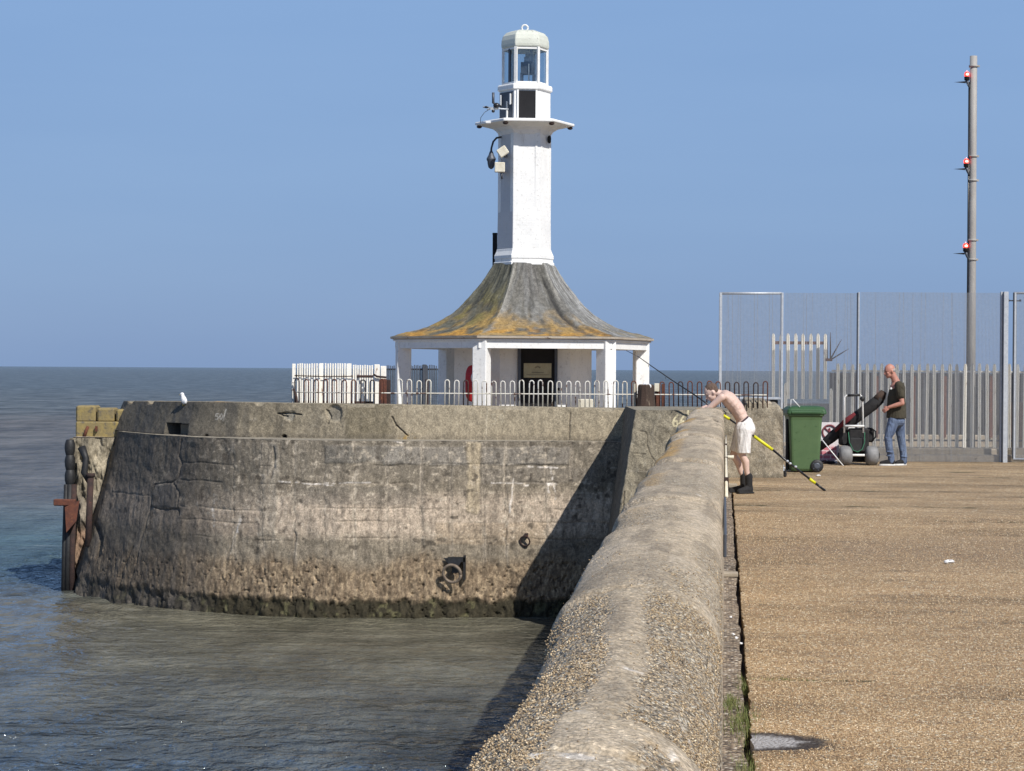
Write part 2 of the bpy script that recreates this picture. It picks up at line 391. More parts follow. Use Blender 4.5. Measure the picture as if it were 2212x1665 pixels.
# ------------------------------------------------------------------ water
ZW = -2.05
def water_mat():
    t = NT('harbour_water')
    ge = t.n('ShaderNodeNewGeometry'); pos = ge.outputs['Position']
    sep = t.n('ShaderNodeSeparateXYZ'); t.l(pos, sep.inputs[0])
    big = t.noise(.05, 3, .5, vec=pos, st=(.5, 1.6, 1))
    med = t.noise(.5, 4, .6, vec=pos, st=(.45, 1.3, 1))
    # silt lies in bands: brown near the pier also paints in the wall's reflection, teal then grey-brown outside, blue offshore
    y = t.math('ADD', sep.outputs[1], t.math('MULTIPLY', t.math('MULTIPLY', t.math('SUBTRACT', big, .5), .35), sep.outputs[1]))
    yy = t.math('MULTIPLY', y, 1/400.0)
    c = t.ramp(yy, [(0., (.078, .108, .145)), (.052, (.085, .105, .118)), (.068, (.150, .140, .100)), (.082, (.140, .130, .095)), (.092, (.06, .10, .12)), (.12, (.08, .13, .14)), (.155, (.155, .148, .135)), (.36, (.165, .155, .142)), (.46, (.14, .157, .162)), (1., (.125, .158, .185))])
    c = t.mix(t.ramp(med, [(.35, 0.), (.7, .35)]), c, (.05, .05, .045))
    sk_ = t.noise(1., 6, .8, vec=pos, st=(.30, .10, 1)); c = t.mix(1.0, c, t.ramp(sk_, [(.38, .55), (.5, 1.), (.62, 1.45)]), 'MULTIPLY')  # light and dark of the ripples painted into the colour
    # foam streak by the pier end
    n1 = t.noise(1.6, 6, .7, vec=pos, st=(.35, 2.2, 1))
    fm = t.math('MULTIPLY', t.ramp(n1, [(.62, 0.), (.70, 1.)]), t.ramp(yy, [(.098, 0.), (.104, 1.), (.112, 1.), (.120, 0.)]))
    c = t.mix(t.math('MULTIPLY', fm, .7), c, (.5, .52, .52))
    a = t.noise(2.4, 3, .55, vec=pos, st=(1.3, 1.3, 1), dist=.6)
    b = t.noise(7.5, 3, .6, vec=pos, st=(1.4, 1.3, 1), dist=.4)
    f = t.noise(.55, 3, .55, vec=pos, st=(.5, 1.4, 1))
    calm = t.ramp(yy, [(0., 1.), (.056, .95), (.070, .35), (.082, .28), (.1, 1.), (1., 1.)])
    h = t.math('ADD', t.math('ADD', t.math('MULTIPLY', a, .65), t.math('MULTIPLY', b, .22)), t.math('MULTIPLY', f, 1.4))
    bm = t.n('ShaderNodeBump'); bm.inputs['Distance'].default_value = .42; t.l(h, bm.inputs['Height']); t.l(calm, bm.inputs['Strength'])
    df = t.n('ShaderNodeBsdfDiffuse'); t.l(c, df.inputs[0]); t.l(bm.outputs[0], df.inputs['Normal'])
    gl = t.n('ShaderNodeBsdfGlossy'); gl.inputs['Color'].default_value = (.80, .86, .90, 1); gl.inputs['Roughness'].default_value = .10; t.l(bm.outputs[0], gl.inputs['Normal'])
    fr = t.n('ShaderNodeFresnel'); fr.inputs['IOR'].default_value = 1.8; t.l(bm.outputs[0], fr.inputs['Normal'])
    lim = t.ramp(yy, [(0., 1.), (.07, .9), (.12, .75), (.4, .55), (1., .50)])
    mx = t.n('ShaderNodeMixShader'); t.l(t.math('MULTIPLY', fr.outputs[0], lim), mx.inputs[0]); t.l(df.outputs[0], mx.inputs[1]); t.l(gl.outputs[0], mx.inputs[2])
    t.l(mx.outputs[0], t.out.inputs[0]); return t.m
M['water'] = water_mat()
# near sheet with modelled wavelets, ringed by the open sea out to the horizon
nx, ny = 260, 520
gx = -np.linspace(.3, 1, nx)*0
P = np.zeros((nx, ny, 3))
U = np.linspace(-14, 3, nx)[:, None]*np.ones((1, ny)); V = (5+45*np.linspace(0, 1, ny)**1.25)[None, :]*np.ones((nx, 1))
edge = ss(0, 1.2, U+14)*ss(0, .8, 3-U)*ss(0, 1, V-5)*ss(0, 3, 50-V)
sheltered = .35+.65*ss(0, 1, np.where(U > -8.8, 0, 1)+ss(26, 14, V)*.8)
hgt = (fbm(U*1.5+V*.3, V*2.6, 3, 3)-.5)*.15+(fbm(U*4+V, V*7, 9, 3)-.5)*.055
P[..., 0] = U; P[..., 1] = V; P[..., 2] = ZW+hgt*edge*sheltered
MB_sea = MB()
S = 30000
MB_sea.add([(-14,-5,ZW),(3,-5,ZW),(3,5,ZW),(-14,5,ZW),(3,50,ZW),(-14,50,ZW),(-S,-5,ZW),(-S,50,ZW),(S,-5,ZW),(S,50,ZW),(-S,S,ZW),(S,S,ZW)],
    [(0,1,2,3),(6,0,3,5,7),(1,8,9,4,2),(7,5,4,9,11,10)])
I0 = len(MB_sea.v); vs = [tuple(p) for p in P.reshape(-1, 3)]
fs = [(i*ny+j, (i+1)*ny+j, (i+1)*ny+j+1, i*ny+j+1) for i in range(nx-1) for j in range(ny-1)]
MB_sea.add(vs, fs, True)
me = bpy.data.meshes.new('sea'); me.from_pydata(MB_sea.v, [], MB_sea.f); me.polygons.foreach_set('use_smooth', MB_sea.sm)
sea = link_mesh('sea', me, M['water']); tag(sea, 'grey brown harbour water running out to a blue sea horizon', 'sea', kind='structure')

# ------------------------------------------------------------------ deck
def deck_mat():
    t = NT('exposed_aggregate_deck'); ge = t.n('ShaderNodeNewGeometry'); t.co = ge.outputs['Position']; v = t.co
    sep = t.n('ShaderNodeSeparateXYZ'); t.l(v, sep.inputs[0]); x, y = sep.outputs[0], sep.outputs[1]
    ns = t.n('ShaderNodeTexNoise'); ns.inputs['Scale'].default_value = 25; t.l(v, ns.inputs['Vector'])
    sc = t.n('ShaderNodeVectorMath'); sc.operation = 'SCALE'; sc.inputs['Scale'].default_value = .02; t.l(ns.outputs['Color'], sc.inputs[0])
    ad = t.n('ShaderNodeVectorMath'); t.l(v, ad.inputs[0]); t.l(sc.outputs[0], ad.inputs[1]); w = ad.outputs[0]
    vd = t.voro(62, 'F1', w); vc = t.voro(62, 'F1', w, 'Color'); s2 = t.n('ShaderNodeSeparateColor'); t.l(vc, s2.inputs[0])
    peb = t.ramp(s2.outputs[0], [(0, (.27, .185, .105)), (.2, (.47, .32, .175)), (.5, (.58, .405, .225)), (.75, (.40, .275, .155)), (.9, (.78, .62, .40)), (1, (.88, .80, .62))])
    c = t.mix(1.0, peb, t.ramp(vd, [(.35, 1.), (.8, .45)]), 'MULTIPLY')
    b1 = t.noise(.75, 7, .68, st=(.4, 1, 1)); c = t.mix(.95, c, t.mix(1.0, c, t.ramp(b1, [(.34, .50), (.5, .95), (.66, 1.25)]), 'MULTIPLY'))
    b2 = t.noise(2.2, 6, .7, st=(.5, 1.6, 1)); c = t.mix(t.ramp(b2, [(.53, 0.), (.68, .6)]), c, (.13, .10, .075)); b3 = t.noise(9, 6, .7, st=(.4, 1.6, 1)); c = t.mix(t.ramp(b3, [(.58, 0.), (.70, .6)]), c, (.12, .09, .06)); c = t.mix(t.ramp(b3, [(.30, .5), (.40, 0.)]), c, (.62, .50, .34))
    # dusty grey drift around y = 21 m
    dg = t.math('MULTIPLY', t.ramp(t.math('MULTIPLY', y, .02), [(.36, 0.), (.40, .75), (.43, .7), (.47, 0.)]), t.ramp(b1, [(.42, .1), (.6, .8)]))
    c = t.mix(dg, c, (.14, .105, .08))
    # construction joints across the deck, with weed in them
    jn = t.noise(1.4, 5, .65); jw = t.math('MULTIPLY', t.math('SUBTRACT', t.noise(.8, 3), .5), .10)
    yj = t.math('ADD', y, jw)
    msk = None
    for yy, wd_ in ((11.97, .035), (18.6, .03), (24.9, .10), (27.4, .14), (30.9, .10), (35.3, .12), (37.0, .12)):
        d = t.math('ABSOLUTE', t.math('SUBTRACT', yj, yy)); k = t.math('LESS_THAN', d, wd_)
        msk = k if msk is None else t.math('MAXIMUM', msk, k)
    mk = t.math('MULTIPLY', msk, t.ramp(jn, [(.52, .10), (.60, .85)]))
    c = t.mix(mk, c, (.045, .045, .018))
    # tar-like stain with a silvery worn middle by the drain slot
    dx = t.math('MULTIPLY', t.math('SUBTRACT', x, .16), 1/.40); dy = t.math('MULTIPLY', t.math('SUBTRACT', y, 9.95), 1/.30)
    rr = t.math('ADD', t.math('SQRT', t.math('ADD', t.math('MULTIPLY', dx, dx), t.math('MULTIPLY', dy, dy))), t.math('MULTIPLY', t.math('SUBTRACT', t.noise(7, 5, .7), .5), .9))
    c = t.mix(t.ramp(rr, [(.72, .92), (1.0, 0.)]), c, (.035, .032, .034))
    c = t.mix(t.ramp(rr, [(.42, .95), (.62, 0.)]), c, (.40, .39, .39))
    h = t.math('SUBTRACT', .7, vd)
    n3 = t.noise(180, 3, .6)
    nrm = t.bump(t.math('ADD', h, t.math('MULTIPLY', n3, .3)), 1.0, .013)
    nrm = t.bump(b2, .5, .03, nrm)
    return t.fin(c, .85, nrm, 0, .25)
M['deck'] = deck_mat()
XE = .138    # deck edge along the drain slot
mb = MB()
ys = np.concatenate([np.arange(-4, 6, .5), np.arange(6, 31, .05), np.arange(31, 31.3, .3)])
ed = [XE+.010*(fbm(np.array([y*3.]), np.array([0.]), 4)[0]-.5)+.016*(vnoise(np.array([y*14.]), np.array([3.]), 5)[0]-.5) for y in ys]
n = len(ys)
vs = [(e_, y, 0) for e_, y in zip(ed, ys)]+[(70, y, 0) for y in ys]+[(e_+.004, y, -.12) for e_, y in zip(ed, ys)]
fs = [(i, n+i, n+i+1, i+1) for i in range(n-1)]+[(i+1, 2*n+i+1, 2*n+i, i) for i in range(n-1)]
mb.add(vs, fs)
yl = float(ys[-1])
mb.add([(-.6, yl, 0), (70, yl, 0), (70, 47, 0), (-.6, 47, 0), (-8.4, 35.0, 0), (-8.4, 47, 0), (-.6, 34.2, 0)], [(0,1,2,3), (6,3,5,4)])
deck = mb.build('quay_deck', M['deck']); tag(deck, 'tan exposed aggregate quay deck beside the long parapet', 'ground', kind='structure')
# body of the quay below the deck (harbour masonry that carries it)
mb = MB(); mb.add([(.2,-4,-.125),(70,-4,-.125),(70,47,-.125),(-.3,47,-.125),(-.3,31.3,-.125),(.2,31.3,-.125)], [(0,1,2,3,4,5)])
mb.add([(70,47,-.125),(-8.3,47,-.125),(-8.3,47,-3),(70,47,-3)], [(0,1,2,3)])
q = mb.build('quay_base', M['kerbc']); tag(q, 'concrete base of the quay under the deck', 'quay', kind='structure')
# strip of rubble between parapet and slot
def strip_mat():
    t = NT('rubble_strip'); ge = t.n('ShaderNodeNewGeometry'); t.co = ge.outputs['Position']; vd = t.voro(48, 'F1'); vc = t.voro(48, 'F1', out='Color'); s2 = t.n('ShaderNodeSeparateColor'); t.l(vc, s2.inputs[0])
    c = t.ramp(s2.outputs[0], [(0, (.12, .09, .07)), (.4, (.30, .23, .165)), (.8, (.46, .36, .25)), (1, (.75, .68, .58))])
    b = t.noise(1.3, 5, .7); c = t.mix(t.ramp(b, [(.54, 0.), (.68, .7)]), c, (.045, .038, .033))
    c = t.mix(1., c, t.ramp(vd, [(.3, 1.), (.8, .3)]), 'MULTIPLY')
    return t.fin(c, .9, t.bump(t.math('SUBTRACT', 1, vd), 1., .015))
mb = MB()
ys2 = np.arange(-4, 31.2, .12)
e2 = [.110+.024*(vnoise(np.array([y*4.]), np.array([9.]), 6)[0]-.5) for y in ys2]; n = len(ys2)
zz = [-.02+.03*(vnoise(np.array([y*5.]), np.array([2.]), 8)[0]-.5) for y in ys2]
mb.add([(-.05, y, z) for y, z in zip(ys2, zz)]+[(e_, y, z) for e_, y, z in zip(e2, ys2, zz)]+[(e_, y, -.12) for e_, y in zip(e2, ys2)],
       [(i, n+i, n+i+1, i+1) for i in range(n-1)]+[(n+i, 2*n+i, 2*n+i+1, n+i+1) for i in range(n-1)])
s_ = mb.build('path_edge', strip_mat()); tag(s_, 'narrow rubble strip between the parapet and the drain slot', 'ground', kind='structure')
mb = MB(); mb.box((.12, 13.6, -.085), (.14, 35.2, .01)); s_ = mb.build('drain_slot', M['dkbrown']); tag(s_, 'dark open drain slot along the deck edge', 'ground', kind='structure')

# ------------------------------------------------------------------ long parapet
prof = [(.0, -.13), (0, .3), (0, .6), (0, .82), (-.002, .93), (-.012, .975), (-.040, 1.018), (-.08, 1.055), (-.14, 1.084), (-.20, 1.098), (-.26, 1.100), (-.31, 1.090), (-.355, 1.070), (-.395, 1.042), (-.425, .99), (-.436, .9), (-.445, .6), (-.47, 0), (-.60, -1.2), (-.72, -2.6)]
prof = np.array(prof); seg = np.hypot(*(prof[1:]-prof[:-1]).T)
wgt = np.array([1, 1, 1, 2, 4, 7, 8, 8, 8, 8, 8, 8, 8, 8, 8, 6, 3, 2, 1, 1, 1])[:len(seg)]
cum = np.concatenate([[0], np.cumsum(seg*wgt)]); NPf = 230
tt = np.linspace(0, cum[-1], NPf); px = np.interp(tt, cum, prof[:, 0]); pz = np.interp(tt, cum, prof[:, 1])
def sm3(a):
    b = a.copy(); b[1:-1] = (a[:-2]+a[1:-1]+a[2:])/3; return b
px, pz = sm3(px), sm3(pz)
# far along, the crown is squarer: crisp deck-side arris, flat top
profB = np.array([(.0, -.13), (0, .3), (0, .6), (0, .84), (0, .97), (-.003, 1.025), (-.014, 1.052), (-.045, 1.074), (-.11, 1.092), (-.19, 1.100), (-.27, 1.100), (-.33, 1.094), (-.38, 1.080), (-.415, 1.055), (-.434, .995), (-.438, .9), (-.445, .6), (-.47, 0), (-.60, -1.2), (-.72, -2.6)])
pxB = sm3(np.interp(tt, cum, profB[:, 0])); pzB = sm3(np.interp(tt, cum, profB[:, 1]))
NY = 1150; yv = 2.2*(30.85/2.2)**np.linspace(0, 1, NY)
Y = yv[:, None]*np.ones((1, NPf)); bl = ss(4.5, 11, Y); X0 = px[None, :]*(1-bl)+pxB[None, :]*bl; Z0 = pz[None, :]*(1-bl)+pzB[None, :]*bl
flare = np.interp(Y, [3, 4.5, 5.5, 7, 9, 10.5, 12, 14, 20, 27, 31], [-.04, -.01, .03, .03, .02, -.04, -.03, .01, .02, .05, .0])+(fbm(Y*1.3, Y*0, 30, 3)-.5)*.09*ss(3, 5, Y)+(fbm(Y*.5, Y*0, 35, 2)-.5)*.10*ss(4, 7, Y)
X = X0*(1+flare)
P = np.stack([X, Y, Z0], -1)
top = ss(.5, .97, Z0)
wob = (fbm(Y*.45, X0*2, 31, 3)-.5)*.030*top

SEG = [(3.36, .006, .0), (3.68, -.008, .01), (5.75, .010, -.015), (8.0, -.006, .012), (9.6, .016, -.02), (13.4, .026, .025), (17.8, .020, -.02), (22.3, -.012, .015), (26.0, .014, -.01)]
for ys_, dz_, dx_ in SEG:
    cut = ss(ys_-.03, ys_+.03+.002*ys_, Y+(fbm(X0*6, Y*0+ys_, 37, 3)-.5)*.10*(1+ys_/8))
    P[..., 2] += cut*dz_*top; P[..., 0] += cut*dx_*ss(.15, .35, -X0)
P[..., 2] += wob; P[..., 0] += (fbm(Y*.6, Z0, 33, 3)-.5)*.022*ss(.1, .3, -X0)
# segments cast end to end: joints across the crown at these distances
jts = [3.36, 3.68, 5.75, 8.0, 13.4, 17.8, 22.3, 26.0]
N = normals(P)
C = np.ones(P.shape)*np.array([.45, .39, .295])
sdm = ss(.9, .7, Z0)*ss(-.2, -.3, X0); n1 = fbm(Y*.35, X0*4+sdm*Z0*1.2, 41, 5); n2 = fbm(Y*2.0, X0*16+sdm*Z0*3, 43, 5); n3 = fbm(Y*1.6, X0*3+Z0, 47, 4)
C = C*(.80+.42*n1)[..., None]
C = blend(C, ss(.55, .7, n2)*.5, (.12, .105, .085))
C = blend(C, ss(.60, .72, n3)*.35, (.30, .28, .22))
h = (n2-.5)*.008+(fbm(Y*30, X0*30, 49, 3)-.5)*.005
xr = X0  # 0 right .. -.42 left
# exposed pebble areas where the render skin has gone
pm = np.zeros_like(Y)
warp = (fbm(Y*1.1, X0*6, 51, 4)-.5)
pm = np.maximum(pm, ss(.04, -.02, np.abs(xr+.075+warp*.10)-.10)*ss(6.0, 5.5, Y)*ss(3.55, 3.70, Y))      # right shoulder
pm = np.maximum(pm, ss(.03, -.02, np.abs(xr+.345+warp*.12)-.075)*ss(5.9, 5.5, Y))                      # left shoulder
pm = np.maximum(pm, ss(.45, .60, fbm(Y*.9, X0*4, 53, 4))*ss(4.7, 4.2, Y)*ss(3.7, 3.8, Y)*.9)
pm = np.maximum(pm, ss(.0, .03, 3.55-Y+warp*.3)*ss(-.17, -.10, xr))
pm = np.maximum(pm, ss(.50, .62, fbm(Y*1.1, X0*7, 57, 4))*.45*ss(5, 12, Y))
pm = np.maximum(pm, (.30+.5*ss(.5, .65, n3))*ss(26, 7, Y)*.8)
pm *= ss(.4, .75, Z0)
h = h + (fbm(Y*70, X0*70, 59, 2)-.5)*.010*pm*ss(12, 5, Y) - .006*pm
for i, yj in enumerate(jts):
    yy = yj + (fbm(X0*5, Y*0+i, 61+i, 3)-.5)*.07*(1+yj/12) - (.10+.02*yj)*((xr+.2)/.2)**2*(1 if i < 2 else .25)*.6
    d = np.abs(Y-yy); wdt = .010+.0035*yj
    g = np.exp(-(d/wdt)**2)
    act = ss(.35, .55, fbm(X0*9+i*5, Y*0, 71+i, 2)) if i not in (7,) else 1.0
    h = h - .020*g*act
    C = blend(C, g*act*.85, (.05, .042, .035))
    side = ss(0, wdt*1.5, yy-Y)*ss(wdt*9, wdt*3, yy-Y)
    h = h + .006*side
    C = blend(C, side*.45*ss(.4, .7, fbm(X0*12, Y*9, 81+i, 3)), (.42, .38, .30))
# broken cracks on the shoulder by the man
d = polyd(X0, Y*.05, [(-.10, 23.7*.05), (-.06, 23.2*.05), (-.04, 22.6*.05)]); g = np.exp(-(d/.008)**2); h -= .03*g; C = blend(C, g*.8, (.04, .035, .03))
# lichen along the seaward shoulder
lm = ss(.42, .52, fbm(Y*.9, X0*6, 91, 4))*ss(-.26, -.34, xr)*ss(7.5, 11, Y)
lm = np.maximum(lm, ss(.5, .6, fbm(Y*2, X0*8, 93, 4))*ss(.06, .0, np.abs(Y-3.42)-.05+warp*.2)*ss(-.30, -.22, xr)*ss(-.05, -.12, xr))
lm = np.maximum(lm, ss(.45, .6, fbm(Y*2, X0*8, 95, 4))*np.exp(-((Y-5.7)/.22)**2)*ss(-.26, -.32, xr))
lm = lm*(1-sdm)
C = blend(C, ss(.56, .60, fbm(Y*.8+3, X0*5+sdm*Z0*2, 94, 5))*.5*ss(4, 6, Y), (.20, .175, .135)); C = blend(C, ss(.58, .62, fbm(Y*.7+9, X0*4+sdm*Z0*1.5, 96, 5))*.45, (.56, .50, .40))
C = blend(C, lm*.85, (.40, .25, .07))
# whitish bird streaks
for (a, b, w) in (((-.20, 4.29), (-.155, 4.29), .012), ((-.085, 4.0), (-.045, 3.78), .009), ((-.075, 3.52), (-.045, 3.2), .022), ((-.30, 3.30), (-.19, 3.25), .010), ((-.30, 3.72), (-.12, 3.69), .010), ((-.22, 7.2), (-.18, 7.2), .014), ((-.12, 9.9), (-.10, 9.9), .02)):
    d = segd(X0, Y*.25, a[0], a[1]*.25, b[0], b[1]*.25)+(n2-.5)*.012
    mm = ss(w*.5, w*.1, d)*ss(.42, .60, fbm(Y*22, X0*60, 97, 3)); C = blend(C, mm*.8, (.60, .59, .56)); pm = pm*(1-mm)
# wet foot and weathered seaward face
C = blend(C, ss(-.9, -1.6, Z0), (.06, .055, .035))
C = C*np.array([1.05, .99, .93])
P = P+N*(-h)[..., None] if N[NY//2, NPf//2, 2] < 0 else P+N*h[..., None]
par = thing('harbour_parapet', (-.2, 3, 0), 'long thick rounded concrete parapet running from the foreground to the leaning man', 'wall')
grid_obj('coping', P, C, M['topc'], par, alpha=np.clip(pm, 0, 1))
CRP, CRM = P[:, 8:190].copy(), pm[:, 8:190].copy(); CRZ = Z0[:, 8:190].copy()
# ------------------------------------------------------------------ pier head
pier = thing('pier_head', tuple(at(900, 1330, 33)*1.0)[:2]+(ZW,), 'massive battered concrete pier head with number marks rising from the water', 'pier')
TQ = np.array([(1400, 33.25), (1232, 33.15), (1000, 32.95), (756, 32.85), (620, 33.1), (520, 33.5), (430, 34.05), (340, 35.2), (262, 36.8), (246, 37.8), (250, 39.5)])
BQ = np.array([(1330, 33.05), (1180, 32.95), (960, 32.7), (700, 32.65), (560, 32.9), (430, 33.4), (320, 34.0), (210, 35.0), (134, 36.0), (126, 37.2), (140, 39.5)])
ZT, ZB = .585, -2.7
def resamp(Q, y0, z):
    pts = []
    for x, D in Q:
        d = ray(x, 800); k = D
        p = Vector((0,0,0))+d*k; pts.append((p.x, p.y))
    pts = np.array(pts); sg = np.hypot(*(pts[1:]-pts[:-1]).T); cu = np.concatenate([[0], np.cumsum(sg)])/sg.sum()
    return pts, cu
tp, tcu = resamp(TQ, 0, ZT); bp, bcu = resamp(BQ, 0, ZB)
NU, NV = 950, 300
idx = np.linspace(0, len(TQ)-1, NU)
# even spacing by blended arc length while keeping matched corners
ar = np.interp(np.linspace(0, 1, NU), tcu, np.arange(len(TQ)))
def smooth1(a, k=31):
    kk = np.hanning(k); kk /= kk.sum(); return np.convolve(np.pad(a, k//2, mode='edge'), kk, 'valid')
TX = smooth1(np.interp(ar, np.arange(len(TQ)), tp[:, 0]), 31); TY = smooth1(np.interp(ar, np.arange(len(TQ)), tp[:, 1]), 31)
BX = smooth1(np.interp(ar, np.arange(len(TQ)), bp[:, 0]), 31); BY = smooth1(np.interp(ar, np.arange(len(TQ)), bp[:, 1]), 31)
v = np.linspace(0, 1, NV)[None, :]
Zr = ZT+(ZB-ZT)*v
f = (ZT-Zr)/(ZT-ZB)
ff = f**1.12
X = TX[:, None]*(1-ff)+BX[:, None]*ff; Yp = TY[:, None]*(1-ff)+BY[:, None]*ff
Z = Zr*np.ones((NU, 1))
P = np.stack([X, Yp, Z], -1); N = normals(P)
if N[200, 100, 1] > 0: N = -N
tx = tp[:, 0]
def fe(xq, yq):                                  # measured photo feature -> wall coordinates
    t = np.clip((yq-945)/370, 0, 1)
    D = (1-t)*np.interp(xq, TQ[::-1, 0], TQ[::-1, 1])+t*np.interp(xq, BQ[::-1, 0], BQ[::-1, 1])
    p = at(xq, yq, D); return (p.x, p.z)
FE = lambda pts: [fe(*p) for p in pts]
a1 = fbm(X*1.1, Z*2.2, 101, 5); a2 = fbm(X*5, Z*5, 103, 5); a3 = fbm(X*16, Z*9, 105, 4); a4 = fbm(X*9, Z*2.2, 107, 4); st = fbm(X*11, Z*.9, 109, 4)
WX = X+(a2-.5)*.10; WZ = Z+(fbm(X*4, Z*4, 111, 4)-.5)*.08
C = np.ones(P.shape)*np.array([.215, .195, .155])
C = C*(.72+.56*a1)[..., None]
h = (a2-.5)*.030+(a3-.5)*.020
# pale band mid-height, pink-brown
zb = WZ
C = blend(C, ss(-.95, -.70, zb)*ss(-.10, -.35, zb)*(.5+.75*a1), (.44, .385, .315))
C = blend(C, ss(-.10, .15, zb)*.35, (.165, .157, .135))
# lift lines
for yq, am, col in ((1003, .8, (.05, .045, .04)), (1043, .7, (.07, .06, .05)), (1098, .55, (.32, .29, .24)), (1128, .5, (.33, .29, .23)), (1165, .4, (.07, .06, .05))):
    for xa, xb in ((385, 640), (640, 900), (900, 1120), (1120, 1400)):
        z0 = fe((xa+xb)/2, yq)[1]+random.uniform(-.02, .02); x0, x1 = fe(xb, yq)[0], fe(xa, yq)[0]
        d = np.abs(Z-z0+(fbm(X*3, Z*0, 120, 3)-.5)*.05); m = np.exp(-(d/.012)**2)*ss(0, .1, np.maximum(x0, x1)-X)*ss(0, .1, X-np.minimum(x0, x1))
        m = m*ss(.40, .62, fbm(X*2.2, Z*0+yq, 121, 3)); h -= .010*m; C = blend(C, m*am*.8, col)
def rectpatch(x0, y0, x1, y1, col, am=.8, dh=0., soft=.02):
    (xa, za), (xb, zb_) = fe(x0, y0), fe(x1, y1); xa, xb = sorted((xa, xb)); za, zb_ = sorted((za, zb_))
    global C, h
    m = ss(-soft, soft, WX-xa)*ss(-soft, soft, xb-WX)*ss(-soft, soft, WZ-za)*ss(-soft, soft, zb_-WZ)
    C = blend(C, m*am*(.6+.6*a1), col); h = h+dh*m
def crack(pts, w=.012, dep=.05, col=(.025, .022, .02), am=.9, pale=0):
    global C, h
    d = polyd(X+(a3-.5)*.05, Z+(a2-.5)*.05, FE(pts)); m = np.exp(-(d/w)**2)
    if pale: C = blend(C, ss(w*5, w*1.2, d)*pale*ss(.35, .6, a3), (.40, .37, .31))
    h = h-dep*.38*m; C = blend(C, m*am*(.35+.9*a2), col)
def drip(pts, w=.02, col=(.66, .65, .62), am=.9):
    global C
    d = polyd(X+(a3-.5)*.07, Z+(a2-.5)*.05, FE(pts)); C = blend(C, ss(w*1.1, w*.3, d)*am*ss(.30, .48, a3), col)
rectpatch(566, 958, 598, 1160, (.33, .305, .25), .6, .01)
rectpatch(1008, 958, 1032, 1108, (.42, .37, .27), .95, .012)
rectpatch(700, 962, 870, 1000, (.19, .187, .17), .8, .01); rectpatch(830, 965, 1005, 1005, (.25, .243, .22), .8, .012)
rectpatch(1040, 965, 1230, 1003, (.23, .222, .20), .85, .012); rectpatch(1040, 1010, 1290, 1045, (.19, .178, .155), .6)
rectpatch(628, 1048, 900, 1092, (.17, .16, .137), .6, 0); rectpatch(392, 960, 560, 1100, (.16, .15, .125), .6)
rectpatch(332, 1040, 386, 1098, (.17, .17, .167), .9, .012)
rectpatch(385, 1100, 560, 1160, (.26, .225, .18), .6); rectpatch(940, 1130, 1180, 1175, (.36, .30, .22), .6)
crack([(392, 950), (386, 985), (392, 1000), (384, 1030), (375, 1040), (388, 1060), (384, 1100), (388, 1112)], .014, .06, pale=.8)
crack([(374, 1040), (334, 1046), (326, 1092), (345, 1099), (384, 1098)], .012, .05, pale=.5)
crack([(326, 1095), (310, 1150), (296, 1200), (270, 1280)], .018, .04, pale=.6, am=.5)
crack([(234, 1130), (240, 1160), (225, 1195)], .05, .16, am=.95); crack([(288, 1180), (262, 1230), (250, 1290)], .025, .07)
crack([(520, 1115), (500, 1165), (480, 1230)], .015, .03, pale=.8, am=.4); crack([(636, 1150), (630, 1230), (628, 1300)], .018, .05, am=.6)
crack([(1092, 985), (1090, 1040), (1098, 1100), (1090, 1160), (1092, 1240), (1094, 1310)], .010, .03, pale=.8, am=.5)
crack([(908, 1160), (912, 1240), (908, 1310)], .016, .04, am=.5); crack([(765, 960), (770, 1000), (764, 1100)], .01, .02, pale=.7, am=.35)
crack([(1232, 945), (1228, 1005)], .008, .02, am=.4); crack([(260, 1000), (250, 1060), (330, 1072)], .01, .02, am=.5)
for xq_, pl_ in ((504, .7), (566, .5), (636, .9), (700, .5), (765, .9), (836, .5), (912, .8), (975, .4), (1045, .7), (1092, .9), (1180, .7), (1235, .4)):
    crack([(xq_, 955), (xq_-2, 1060), (xq_+1, 1180), (xq_-1, 1320)], .008, .018, pale=pl_, am=.55)
crack([(590, 968), (592, 1010), (583, 1030)], .022, .05, pale=.9, am=.6)
for x0, y0, x1, y1, w in ((600, 1039, 650, 1044, .016), (650, 1044, 730, 1049, .014), (700, 1044, 800, 1042, .012), (1105, 1060, 1100, 1108, .022), (1108, 1035, 1104, 1060, .015), (1140, 1008, 1205, 1010, .02), (1188, 1010, 1192, 1035, .018), (1183, 1046, 1200, 1046, .03), (1186, 1046, 1186, 1062, .014), (1196, 1046, 1198, 1078, .018), (1130, 1048, 1140, 1048, .02), (458, 1098, 460, 1136, .026), (460, 1068, 461, 1088, .012), (424, 1085, 425, 1100, .01), (520, 1112, 512, 1150, .02), (846, 950, 870, 958, .03), (1060, 1042, 1130, 1044, .012)):
    drip([(x0, y0), (x1, y1)], w*.9)
# scattered lime specks and pitting
C = blend(C, ss(.62, .74, fbm(X*15, Z*21, 131, 4))*.6*ss(-1.3, -.7, Z), (.50, .46, .38))
C = blend(C, ss(.58, .72, fbm(X*26, Z*13, 132, 3))*.45, (.09, .08, .065))
C = blend(C, ss(.68, .78, fbm(X*7, Z*9, 133, 4))*.7, (.055, .048, .04))
C = blend(C, ss(.52, .75, st)*.35, (.08, .073, .062))
